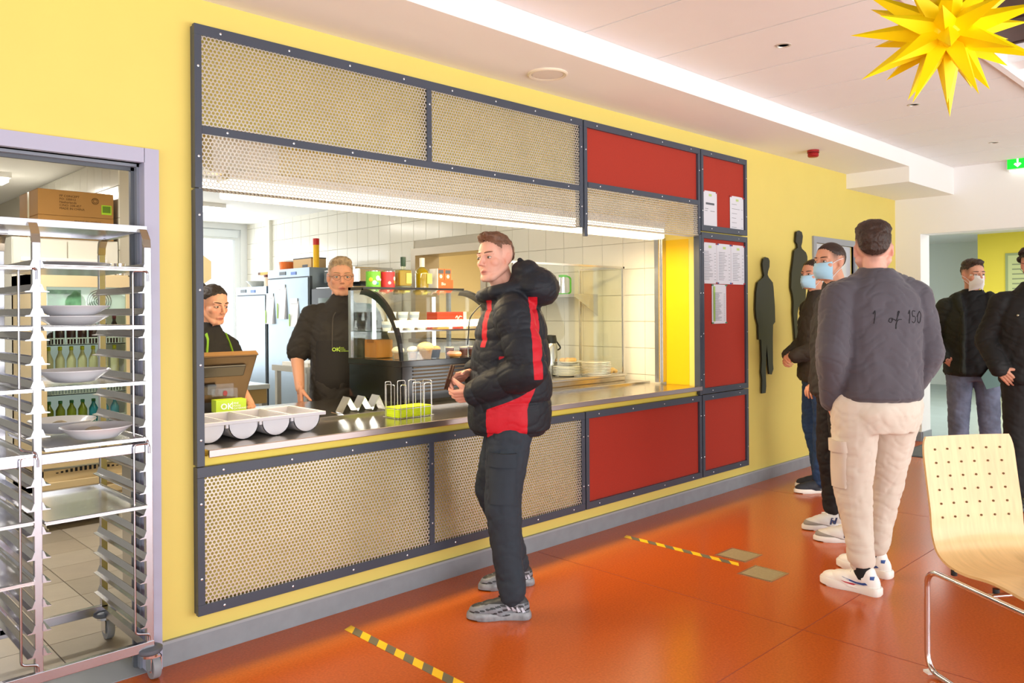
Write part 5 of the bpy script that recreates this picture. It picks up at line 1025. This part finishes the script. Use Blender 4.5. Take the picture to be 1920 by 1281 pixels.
def drape(t, top, name, x0, x1, z0, z1, m_, off=.006, nx=10, nz=12, back=False, shape=None, th=.003):
    bt = cast(top, 0, 0); sg = -1 if back else 1; V = []
    for j in range(nz+1):
        for i in range(nx+1):
            z = z0+(z1-z0)*j/nz; a, c_ = (x0, x1) if not shape else shape(j/nz); x = a+(c_-a)*i/nx
            h_ = bt.ray_cast(Vector((x, sg*1, z)), Vector((0, -sg, 0))); y = h_[0].y if h_[0] else 0; V.append((x, y+sg*off, z))
    V = np.array(V).reshape(nz+1, nx+1, 3)
    for k in range(2): V[1:-1, :, 1] = (V[:-2, :, 1]+V[1:-1, :, 1]*2+V[2:, :, 1])/4; V[:, 1:-1, 1] = (V[:, :-2, 1]+2*V[:, 1:-1, 1]+V[:, 2:, 1])/4
    P_ = [tuple(p) for p in V.reshape(-1, 3)]; n0 = len(P_); P_ += [(p[0], p[1]-sg*th, p[2]) for p in P_]; F = []; w_ = nx+1
    for j in range(nz):
        for i in range(nx): q = j*w_+i; F += [(q, q+1, q+w_+1, q+w_), (n0+q, n0+q+w_, n0+q+w_+1, n0+q+1)]
    ed = list(range(w_))+[j*w_+nx for j in range(1, nz+1)]+[nz*w_+i for i in range(nx-1, -1, -1)]+[j*w_ for j in range(nz-1, 0, -1)]
    for k in range(len(ed)): a_, c_ = ed[k], ed[(k+1) % len(ed)]; F.append((a_, n0+a_, n0+c_, c_))
    return B().add(P_, F).build(name, m_, t, smooth=60)
def side_patch(t, o, name, y0, y1, z0, z1, m_, off=.006, th=.006, ny=10, nz=8):
    bt = cast(o, 0, 0); V = []
    for j in range(nz+1):
        for i in range(ny+1):
            y = y0+(y1-y0)*i/ny; z = z0+(z1-z0)*j/nz; h_ = bt.ray_cast(Vector((-1, y, z)), Vector((1, 0, 0))); V.append((h_[0].x if h_[0] else -.15, y, z))
    V = np.array(V).reshape(nz+1, ny+1, 3)
    for k in range(3): V[1:-1, :, 0] = (V[:-2, :, 0]+V[1:-1, :, 0]*2+V[2:, :, 0])/4
    V[:, :, 0] -= off; P_ = [tuple(p) for p in V.reshape(-1, 3)]; n0 = len(P_); P_ += [(p[0]+th, p[1], p[2]) for p in P_]; F = []; w_ = ny+1
    for j in range(nz):
        for i in range(ny): q = j*w_+i; F += [(q, q+1, q+w_+1, q+w_), (n0+q, n0+q+w_, n0+q+w_+1, n0+q+1)]
    ed = list(range(w_))+[j*w_+ny for j in range(1, nz+1)]+[nz*w_+i for i in range(ny-1, -1, -1)]+[j*w_ for j in range(nz-1, 0, -1)]
    for k in range(len(ed)): a_, c_ = ed[k], ed[(k+1) % len(ed)]; F.append((a_, n0+a_, n0+c_, c_))
    return B().add(P_, F).build(name, m_, t, smooth=60)
def logo(t, top, x, z, s, m_, rot=PI):
    bt = cast(top, 0, 0); h_ = bt.ray_cast(Vector((x, 1, z)), Vector((0, -1, 0))); y = (h_[0].y if h_[0] else .15)+.016
    # reads from the front: text runs towards -x in person space
    r = (R_(90), 0, R_(180)); text('logo_letters', 'OK', .055*s, m_, t, (x, y, z), r, .0006); B().box(x-.079*s, y-.001, z-.008*s, x-.082*s, y+.001, z+.048*s).build('logo_bar', m_, t)
    text('logo_small_print', 'FINE\nFOOD\nCATERING', .0165*s, m_, t, (x-.088*s, y, z+.028*s), r, .0004)
def armdist(V, J, sd):
    best = np.full(len(V), 9.); along = np.zeros(len(V)); acc = 0
    for a, c_ in ((J['sh'+sd], J['el'+sd]), (J['el'+sd], J['wr'+sd])):
        A_ = np.array(a); D = np.array(c_)-A_; L = np.linalg.norm(D); u = np.clip((V-A_) @ D/L/L, 0, 1); d = np.linalg.norm(V-A_-u[:, None]*D, axis=1); m_ = d < best; best = np.where(m_, d, best); along = np.where(m_, acc+u*L, along); acc += L
    return best, along
WHT = mat('shoe_white', '#eeece8', .45); RUB = mat('rubber_white', '#e9e6e0', .55)
SHW = dict(solem=RUB, upm=WHT, lace=mat('lace_white', '#f4f3ef', .7), sole=[(1, 0), (1.06, .006), (1.07, .03), (1.0, .038)])
swoosh = [(-.045, .058), (-.02, .05), (.0, .047), (.03, .05), (.07, .062), (.105, .078), (.06, .068), (.02, .06), (-.01, .062), (-.03, .068)]
SHW['marks'] = [('side_mark', [(u*.8+.0, v*.75+.006) for u, v in swoosh], mat('mark_blue', '#2c4f93', .5), (-1, 1)), ('side_mark_red', [(u*.55+.03, v*.45+.012) for u, v in swoosh[:6]]+[(.03+.02, .042)], mat('mark_red2', '#b8283a', .5), (-1, 1)), ('heel_mark', [(-.06, .075), (-.045, .075), (-.045, .09), (-.06, .09)], mat('mark_blue', '#2c4f93', .5), (-1, 1))]
Ngl = [(.0, .03), (.012, .03), (.016, .052), (.03, .03), (.042, .03), (.05, .072), (.038, .072), (.034, .05), (.02, .072), (.008, .072)]
SHN = dict(solem=mat('rubber_offwhite', '#dcd9d4', .5), upm=mat('trainer_grey', '#cfcac3', .7, attr='mask', ramp='#8f8a82'), lace=mat('lace_white', '#f4f3ef', .7), mask=lambda V: np.maximum(.045-V[:, 2]-.0+(V[:, 1]-.12)*.25, .0)-.002, marks=[('letter_mark', [(.045-(u-.0)*1.0, v) for u, v in Ngl], mat('navy_mark', '#24365c', .5), (-1,)), ('letter_mark', [(u, v) for u, v in Ngl], mat('navy_mark', '#24365c', .5), (1,))])
SHA = dict(bubble=True, solem=mat('bubble_sole', '#8d9298', .25, var=.3, vscale=25), upm=mat('runner_grey', '#7f848c', .45, attr='mask', ramp='#33363b'), lace=Mblack, mask=lambda V: np.maximum(np.sin(V[:, 1]*60+V[:, 2]*260)-.8, np.maximum(.055-V[:, 1]-.16*0-.2, V[:, 2]-.075)), sole=[(1, 0), (1.08, .006), (1.07, .022), (1.02, .03), (.98, .034)],
  marks=[('silver_bar', [(-.06+.022*k, .036+.004*k), (-.046+.022*k, .034+.004*k), (-.038+.022*k, .058+.002*k), (-.044+.022*k, .06+.002*k)], mat('reflective_silver', '#cdd2e0', .3), (-1, 1)) for k in range(4)])
SHB = dict(solem=RUB, upm=mat('shoe_navy', '#2c3038', .7), lace=Mblack)
SHK = dict(solem=Mblack, upm=mat('shoe_black', '#1c1c1e', .5), lace=Mblack)

# ---------------------------------------------------------------- young man with the quilted jacket
J1 = dict(shL=(-.2, -.01, 1.42), shR=(.2, 0, 1.42), elL=(-.275, -.085, 1.14), elR=(.27, -.03, 1.15), wrL=(-.13, .185, 1.015), wrR=(.02, .2, 1.1), head=(0, .075, 1.665), neck=(0, .0, 1.46), anL=(-.235, .0, .1), anR=(.2, -.03, .1), knL=(-.175, .045, .5), knR=(.15, .1, .52))
Mpuf = mat('quilted_black', '#22252c', .58, attr='mask', ramp='#c4202e', spec=.3, bump=.12, bscale=90)
def puf(V, d, me):
    x, y, z = V.T; sl = np.zeros(len(V)); al = np.zeros(len(V))
    for sd in 'LR': q, a = armdist(V, J1, sd); m_ = (q < .105) & (np.abs(x) > .15); sl = np.where(m_, 1, sl); al = np.where(m_, a, al)
    hood = (z > 1.44) & (sl < .5); body = (sl < .5) & ~hood
    d = d+np.where(sl > .5, .013*(np.abs(np.sin(PI*(al+.03)/.155))**.5-.75), 0)+np.where(body, .015*(np.abs(np.sin(PI*(z-.83)/.148))**.45-.75), 0)
    side = (x < -.02)&(sl < .5)
    low = np.minimum(np.minimum(y+.075+.35*np.maximum(z-.95, 0), .115-.25*np.maximum(z-.95, 0)-y), np.minimum(1.2-z, -.02-x))
    bk = np.minimum(.021-np.abs(y+.115+.12*(1.45-z)*0-.05*(z-1.3)), np.minimum(np.minimum(1.475-z, z-1.1), -.07-x)); fr = np.minimum(.013-np.abs(y-.125+.15*(z-1.3)), np.minimum(np.minimum(1.46-z, z-1.24), -.05-x))
    mk = np.maximum(low, np.maximum(bk, fr)); qm = np.minimum(armdist(V, J1, 'L')[0], armdist(V, J1, 'R')[0]); setattr_(me, 'mask', np.maximum(np.minimum(low, qm-.098), np.maximum(bk, fr))); return d
def hoodx(b, sc, J):
    s_ = 1.064; e = lambda c_, r, **k: b.ell(sc(c_), [q*s_ for q in r], **k)
    e((0, -.115, 1.525), (.165, .13, .105), rot=(.25, 0, 0)); e((0, -.01, 1.495), (.128, .14, .065), rot=(-.25, 0, 0)); e((-.03, -.075, 1.6), (.1, .07, .06)); b.cap(sc((-.045, -.06, 1.62)), sc((-.04, -.05, 1.655)), .028*s_, .017*s_)
    for k in range(14): a = 2*PI*k/14; b.cap(sc((.12*math.cos(a), .02+.12*math.sin(a), 1.51-.03*math.sin(a))), sc((.12*math.cos(a+.45), .02+.12*math.sin(a+.45), 1.51-.03*math.sin(a+.45))), .034*s_, .034*s_, seg=10)
P1 = dict(skin='#e3ae9a', hair='#6b4a36', brow='#6f5140', style='quiff', hairv=.0036, front=.084, side=.062, back=.085, fade=.38, iris='#4b4a40', look=.1, tuft=1.6, J=J1, headrot=(50, 0, 3), handL=dict(d=(.45, .85, -.15), n=(.75, -.25, .55), curl=.55, thumb=.6), handR=dict(d=(-.55, .8, -.2), n=(-.5, -.4, -.6), curl=.5, thumb=.5), hv=.0032,
  top=dict(name='quilted_jacket', m=Mpuf, vox=.006, wr=.0035, sleeve=(.1, .088, .066), slen=.9, shz=-.03, inr=.08, rings=[(.815, .19, .175, .01), (.84, .215, .2, .01), (1.0, .225, .205, .005), (1.15, .225, .195, 0), (1.3, .225, .18, -.005), (1.4, .2, .15, -.01), (1.46, .14, .12, -.01), (1.5, .1, .1, 0)], extra=hoodx, post=puf),
  legs=dict(m=mat('cargo_slate', '#2a323c', .8, var=.06, vscale=30), wr=.005, r=(.115, .086, .062), len=.98), footL=0, footR=18, shoe=SHA)
p1 = person('young man in a black and red quilted jacket standing at the counter', (2.875, -.50, 0), R_(46), 1.064, P1)
side_patch(p1, P1['legso'], 'cargo_pocket', -.02, .11, .56, .75, P1['legs']['m'], .01, .02); side_patch(p1, P1['legso'], 'pocket_flap', -.025, .115, .735, .80, P1['legs']['m'], .019, .02)
# drawcord and zip
s_ = 1.064; B().tube(bez([(-.1*s_, .14*s_, 1.44*s_), (-.105*s_, .19*s_, 1.38*s_), (-.1*s_, .2*s_, 1.3*s_), (-.1*s_, .205*s_, 1.25*s_)]), .003, 6).build('drawcord', Mblack, p1)
t = thing('wallet', 'dark brown leather wallet held by the young man at the counter', 'wallet', tuple(Matrix.Translation((2.875, -.5, 0)) @ Matrix.Rotation(R_(46), 4, 'Z') @ Vector((-.055, .315, 1.16))), R_(60)); Mlea = mat('brown_leather', '#4a3023', .4, bump=.2, bscale=120); Mw = Matrix.Rotation(R_(35), 4, 'Y') @ Matrix.Rotation(R_(20), 4, 'X')
B().box(-.055, -.012, -.045, .055, -.002, .045, Mw, bev=.004).build('leather_cover', Mlea, t); B().box(-.055, .002, -.045, .055, .012, .045, Mw, bev=.004).build('leather_cover', Mlea, t); B().box(-.05, -.004, -.04, .05, .004, .04, Mw).build('inner_leaf', mat('wallet_lining', '#6b5136', .6), t)

# ---------------------------------------------------------------- man in the grey sweatshirt
J4 = dict(shL=(-.2, -.01, 1.46), shR=(.2, -.01, 1.46), elL=(-.262, -.06, 1.15), elR=(.258, -.03, 1.14), wrL=(-.205, .06, .89), wrR=(.2, .1, .89), head=(0, .02, 1.66), neck=(0, -.01, 1.52), hipL=(-.11, 0, .9), hipR=(.11, 0, .9), anL=(-.14, -.11, .1), anR=(.06, .12, .1), knL=(-.14, -.02, .49), knR=(.1, .09, .5))
P4 = dict(skin='#e0a996', hair='#3a2820', brow='#33231c', style='crop', front=.07, side=.045, back=.075, thick=.007, fade=.7, tuft=1.0, nkr=.95, hairv=.0038, girth=1.2, J=J4, hs=1.1, headrot=(-27, 0, 0), handL=dict(d=(.4, .12, -.9), n=(1, .1, .3), curl=.2), handR=dict(d=(-.4, .12, -.9), n=(-1, .1, .3), curl=.2), hv=.004,
  top=dict(name='sweatshirt', m=mat('sweat_grey', '#4f4a52', .85, sheen=.2, bump=.15, bscale=300), vox=.008, wr=.005, sleeve=(.096, .08, .058), slen=.93, rings=[(.915, .19, .165, -.005), (.935, .21, .185, -.005), (1.0, .21, .178, 0), (1.15, .21, .17, 0), (1.32, .218, .16, -.005), (1.43, .2, .14, -.01), (1.5, .14, .11, -.01), (1.55, .09, .09, -.008), (1.57, .075, .08, -.005)], inz=1.49, inr=.068),
  legs=dict(m=mat('cargo_beige', '#d6cabc', .8, var=.03), wr=.004, r=(.122, .09, .06), len=.87, rings=[(.76, .17, .135, -.01), (.86, .195, .155, -.015), (.95, .188, .145, -.005), (1.0, .175, .13, 0)]), footL=36, footR=30, shoes=1.02, shoe=SHW)
L4 = (4.445, -1.745, 0); s4 = 1.095; p4 = person('man in a grey sweatshirt and beige cargo trousers seen from behind', L4, R_(-38), s4, P4)
for sd in 'LR':
    a = Vector(J4['an'+sd])*s4; o = B().lathe([(.04*s4, -.035), (.043*s4, .0), (.044*s4, .085)], 20, tuple(a)).build('sock', mat('sock_black', '#17171b', .8), p4, smooth=True)
    B().tube([a+Vector((-.0445*s4*math.cos(q), .0445*s4*math.sin(q), .035+.012*q*q)) for q in (-.5, -.2, .1, .4, .7)], .0035, 6).build('sock_mark', Mwhite, o)
w_ = Vector(J4['wrL'])*s4; B().lathe([(.036*s4, -.012), (.037*s4, .012)], 20, tuple(w_+Vector((0, -.005, .02))), cap=False).build('watch_strap', mat('strap_brown', '#a4613b', .5), p4); B().ell(w_+Vector((-.036*s4, 0, .025)), (.006, .018, .018)).build('watch_case', Mchrome, p4)
side_patch(p4, P4['legso'], 'cargo_pocket', -.085, .06, .54, .74, P4['legs']['m'], .01, .02); side_patch(p4, P4['legso'], 'pocket_flap', -.09, .065, .73, .79, P4['legs']['m'], .02, .02)
# handwriting on the back
bt4 = BVHTree.FromPolygons([tuple(v.co) for v in P4['topo'].data.vertices], [tuple(p.vertices) for p in P4['topo'].data.polygons])
strk = [[(0, .75), (.12, 1.0), (.02, .02)], [(1.12, .42), (.98, .4), (.9, .2), (1.0, .1), (1.12, .2), (1.16, .42), (1.12, .3), (1.25, .34), (1.36, .22)], [(1.36, .22), (1.62, .85), (1.58, .95), (1.5, .7), (1.42, .1), (1.38, -.35), (1.34, -.3), (1.42, .1), (1.55, .3), (1.75, .32)], [(2.25, .75), (2.38, 1.0), (2.28, .02)], [(2.85, .95), (2.62, .95), (2.58, .55), (2.74, .55), (2.78, .25), (2.66, .05), (2.52, .15)], [(3.2, .95), (3.05, .7), (3.0, .25), (3.1, .03), (3.25, .25), (3.3, .7), (3.2, .95)]]
for q in strk:
    pts = []
    for p in bez([(u, v, 0) for u, v in q], 6):
        x = (-.1+p.x*.077)*s4; z = (1.295+p.y*.062)*s4; h_ = bt4.ray_cast(Vector((x, -1, z)), Vector((0, 1, 0)))
        if h_[0]: pts.append(h_[0]+Vector((0, -.0005, 0)))
    if len(pts) > 2: B().tube(pts, .0025, 6).build('handwriting', mat('thread_black', '#232126', .8), p4)

# ---------------------------------------------------------------- men waiting behind
def std_top(m_, k=1, name='jacket', **kw):
    d = dict(name=name, m=m_, vox=.009, wr=.006, sleeve=(.085*k, .073*k, .058*k), slen=.95, rings=[(.84, .18*k, .14*k, 0), (.87, .198*k, .155*k, 0), (1.0, .2*k, .155*k, 0), (1.15, .2*k, .15*k, 0), (1.3, .208*k, .148*k, -.005), (1.42, .18*k, .125*k, -.01), (1.48, .12*k, .1*k, -.01), (1.53, .078*k, .08*k, -.002), (1.548, .068*k, .07*k, .004)]); d.update(kw); return d
blue = mat('mask_blue', '#a9d3ea', .7)
J5 = dict(head=(0, .05, 1.665), wrL=(-.25, .05, .9), elL=(-.26, -.04, 1.14), wrR=(.25, .05, .9), anL=(-.15, -.01, .1), anR=(.16, -.02, .1))
P5 = dict(skin='#d9a184', hair='#3b2a22', brow='#3a2920', style='short', front=.08, side=.035, back=.075, thick=.003, fade=.75, tuft=.3, J=J5, headrot=(28, 0, 0), handL=dict(d=(.7, .6, -.2), n=(0, -.3, -1), curl=.5), handR=dict(d=(-.7, .6, -.2), n=(0, -.3, -1), curl=.5), top=std_top(mat('jacket_darkbrown', '#2b2723', .7), 1.02), legs=dict(m=mat('trousers_black', '#1d1b1b', .8), wr=.006, r=(.1, .075, .056), len=.92), footL=-12, footR=12, shoe=SHN)
p5 = person('man with a shaved head and blue mask close behind the grey sweatshirt', (5.22, -1.20, 0), R_(44), 1.086, P5); mask_(p5, P5, blue)
J6 = dict(head=(0, .05, 1.665), elL=(-.25, -.02, 1.16), wrL=(-.06, .22, 1.03), elR=(.25, -.02, 1.16), wrR=(.07, .22, 1.03), anL=(-.1, .03, .1), anR=(.1, -.05, .1))
P6 = dict(skin='#d8a084', hair='#35261f', brow='#33241d', style='short', front=.078, side=.045, back=.06, thick=.005, fade=.6, J=J6, headrot=(30, 0, 0), hs=.98, handL=dict(d=(.8, .5, -.3), n=(.2, -.8, -.3), curl=.6), handR=dict(d=(-.8, .5, -.3), n=(-.2, -.8, -.3), curl=.6), top=std_top(mat('jacket_olive_black', '#35302a', .7), 1.0), legs=dict(m=mat('jeans_blue', '#27446d', .8, var=.35, vscale=7), wr=.006, r=(.1, .076, .066), len=1.0), footL=0, footR=0, shoe=SHB)
p6 = person('man in a dark jacket and blue jeans with clasped hands by the yellow wall', (6.42, -.52, 0), R_(46), 1.07, P6); mask_(p6, P6, blue)
# man in the open parka
J7 = dict(head=(0, .05, 1.665), elL=(-.28, -.05, 1.15), wrL=(-.2, .11, .98), elR=(.29, -.07, 1.13), wrR=(.22, .1, .99), anL=(-.14, 0, .1), anR=(.12, .05, .1))
Mpark = mat('parka_olive', '#24281f', .75, attr='mask', ramp='#101113')
def park(V, d, me): x, y, z = V.T; setattr_(me, 'mask', np.where(y > .02, .085+.03*(z-1)-np.abs(x), -1)); return d
def hood7(b, sc, J):
    b.ell(sc((0, -.1, 1.47)), (.17, .1, .09)); 
    for sg in (-1, 1): b.cap(sc((sg*.12, .05, 1.49)), sc((sg*.1, .12, 1.38)), .045, .03); b.cap(sc((sg*.1, .15, 1.36)), sc((sg*.11, .16, .88)), .02, .02)
P7 = dict(skin='#dba488', hair='#3c2c22', brow='#33251d', style='crop', front=.08, side=.045, back=.06, thick=.005, fade=.6, J=J7, headrot=(20, 0, 0), handL=dict(d=(.75, -.2, -.6), n=(.3, -.9, .1), curl=.2), handR=dict(d=(-.75, -.2, -.6), n=(-.3, -.9, .1), curl=.2), top=std_top(Mpark, 1.08, 'parka', post=park, extra=hood7, sleeve=(.095, .085, .068), slen=.85), legs=dict(m=mat('jeans_grey', '#70788f', .8, var=.3, vscale=8), wr=.004, r=(.105, .082, .07), len=1.0), shoe=SHK)
p7 = person('man in an open olive parka with a white pointed mask', (7.78, -1.28, 0), R_(118), 1.07, P7); mask_(p7, P7, mat('mask_white', '#f0f0ee', .7), 'ffp2')
B().prism([(-.02, .9), (-.12, 1.04), (-.2, .84), (-.06, .8)], .19, .2).build('teal_lining', mat('teal_lining', '#6f9490', .4), p7)
B().lathe([(.075, 1.53), (.085, 1.51), (.075, 1.495)], 20, (0, .03, 0)).build('shirt_collar', Mwhite, p7, smooth=True)
J8 = dict(head=(0, .05, 1.665), elL=(-.27, -.05, 1.15), wrL=(-.24, .12, .95), elR=(.28, -.04, 1.14), wrR=(.23, .14, .95), anL=(-.13, 0, .1), anR=(.13, .04, .1))
P8 = dict(skin='#cf9a80', hair='#2a1d17', brow='#2a1d17', style='curly', front=.075, side=.05, back=.08, fade=.4, J=J8, headrot=(15, 0, 0), handL=dict(d=(.65, -.15, -.75), n=(.3, -.9, .1), curl=.25), handR=dict(d=(-.65, -.15, -.75), n=(-.3, -.9, .1), curl=.25), top=std_top(mat('coat_black', '#191818', .75), 1.1, 'coat', sleeve=(.095, .085, .066), slen=.95), legs=dict(m=mat('trousers_black', '#1d1b1b', .8), wr=.004, r=(.112, .085, .07), len=1.0), shoe=SHK)
p8 = person('man in a black coat and black mask at the right edge', (7.0, -1.92, 0), R_(112), 1.09, P8); mask_(p8, P8, mat('mask_black', '#17151b', .7), 'black')
bt = BVHTree.FromPolygons([tuple(v.co) for v in P8['topo'].data.vertices], [tuple(p.vertices) for p in P8['topo'].data.polygons])
for x, z in ((.02, 1.2), (.02, 1.0), (.02, .9), (.13, 1.32)):
    h_ = bt.ray_cast(Vector((x, 1, z*1.09)), Vector((0, -1, 0)))
    if h_[0]: B().ell(h_[0], (.009, .004, .009)).build('snap_button', mat('snap_brass', '#9a9078', .3, .8), p8)

# ---------------------------------------------------------------- kitchen staff
J3 = dict(head=(0, .04, 1.665), elR=(.29, -.03, 1.14), wrR=(.27, .17, .93), elL=(-.27, -.03, 1.15), wrL=(-.25, .05, .93))
P3 = dict(skin='#d39c80', hair='#a58c6c', brow='#93795d', style='side', hairv=.0038, front=.075, side=.045, back=.06, thick=.006, fade=.5, iris='#5b6468', J=J3, hs=1.1, headrot=(4, -2, 0), armr=(.055, .048, .031), handR=dict(d=(-.05, .25, -1), n=(-1, -.3, 0), curl=.4), handL=dict(d=(.3, .6, -.6), n=(.3, -.7, -.4), curl=.3), hv=.0034,
  top=std_top(mat('chef_black', '#2d2824', .8), 1.08, 'chef_jacket', slen=-.92, sleeve=(.092, .085, .06), rings=[(.8, .19, .15, 0), (.84, .21, .17, 0), (1.0, .205, .165, 0), (1.15, .205, .16, 0), (1.3, .21, .155, -.005), (1.42, .19, .13, -.01), (1.48, .12, .1, -.005), (1.53, .07, .072, .008), (1.55, .064, .066, .01)]), legs=dict(m=mat('trousers_black', '#1d1b1b', .8)), shoe=SHK)
p3 = person('cook in black with glasses behind the display case', (3.09, 1.47, 0), R_(150), 1.05, P3)
lime_t = mat('logo_lime', '#b9d84a', .6)
ap3 = drape(p3, P3['topo'], 'apron', -.2, .2, .5, 1.3, mat('apron_black', '#262220', .8), .012, shape=lambda v: (-.2+.03*v, .2-.03*v)); logo(p3, ap3, .068, 1.17*1.05, .68, lime_t)
B().tube(bez([(.04, .185, 1.5), (.06, .19, 1.45), (.065, .19, 1.3), (.065, .19, 1.25)]), .004, 6).build('jacket_seam', mat('chef_seam', '#4a433d', .8), p3)
HM = P3['HM']
for s_ in (-1, 1): B().tube([HM @ Vector((s_*.033+.023*math.cos(a), .098-.006*abs(math.cos(a)), -.002+.016*math.sin(a))) for a in [2*PI*k/20 for k in range(20)]], .0012, 6, closed=True).build('glasses_rim', mat('glasses_metal', '#5d5248', .3, .7), p3); B().tube([HM @ Vector(p) for p in ((s_*.055, .094, .002), (s_*.074, .06, .006), (s_*.081, -.01, .01))], .0014, 6).build('glasses_temple', mat('glasses_metal', '#5d5248', .3, .7), p3)
B().tube([HM @ Vector(p) for p in ((-.011, .1, .002), (0, .104, .006), (.011, .1, .002))], .0012, 6).build('glasses_bridge', mat('glasses_metal', '#5d5248', .3, .7), p3)
J2 = dict(shL=(-.165, 0, 1.42), shR=(.165, 0, 1.42), head=(0, .05, 1.66), elL=(-.22, .0, 1.15), wrL=(-.2, .17, .99), elR=(.22, 0, 1.15), wrR=(.18, .2, 1.02))
P2 = dict(skin='#d9a085', hair='#2c211d', brow='#3b2c24', style='bun', front=.08, side=.03, back=.07, thick=.005, fade=.3, J=J2, hs=1.08, headrot=(-2, -12, 0), girth=.9, armr=(.046, .04, .028), handL=dict(d=(.1, .7, -.6), n=(.3, -.6, -.6), curl=.35), handR=dict(d=(-.1, .8, -.4), n=(0, -.3, -.9), curl=.35), hv=.0034,
  top=std_top(mat('tshirt_black', '#211e1d', .85), .92, 'tshirt', slen=-.62, sleeve=(.078, .082, .06)), legs=dict(m=mat('trousers_black', '#1d1b1b', .8)), shoe=SHK)
p2 = person('woman in a black T-shirt and lime green apron at the till', (2.065, 1.33, 0), R_(196), .935, P2)
limea = mat('apron_lime', '#8fbf2f', .8); drape(p2, P2['topo'], 'apron_bib', -.15, .15, .6, 1.17, limea, .008, shape=lambda v: (-.17+.04*v, .17-.04*v))
bt = BVHTree.FromPolygons([tuple(v.co) for v in P2['topo'].data.vertices], [tuple(p.vertices) for p in P2['topo'].data.polygons])
for sg in (-1, 1):
    pts = []
    for k in range(7):
        u = k/6; x = sg*(.115-.045*u); z = 1.165+.21*u; h_ = bt.ray_cast(Vector((x, 1, z)), Vector((0, -1, 0))); pts.append((h_[0].x, h_[0].y+.004, z) if h_[0] else (x, .05, z))
    B().tube(pts, .012, 8, flat=.3).build('apron_strap', limea, p2)
B().ell(P2['HM'] @ Vector((0, -.115, .06)), (.045, .02, .045), rot=(0, 0, R_(20))).build('hair_tie', mat('hair_tie', '#2b2440', .7), p2)
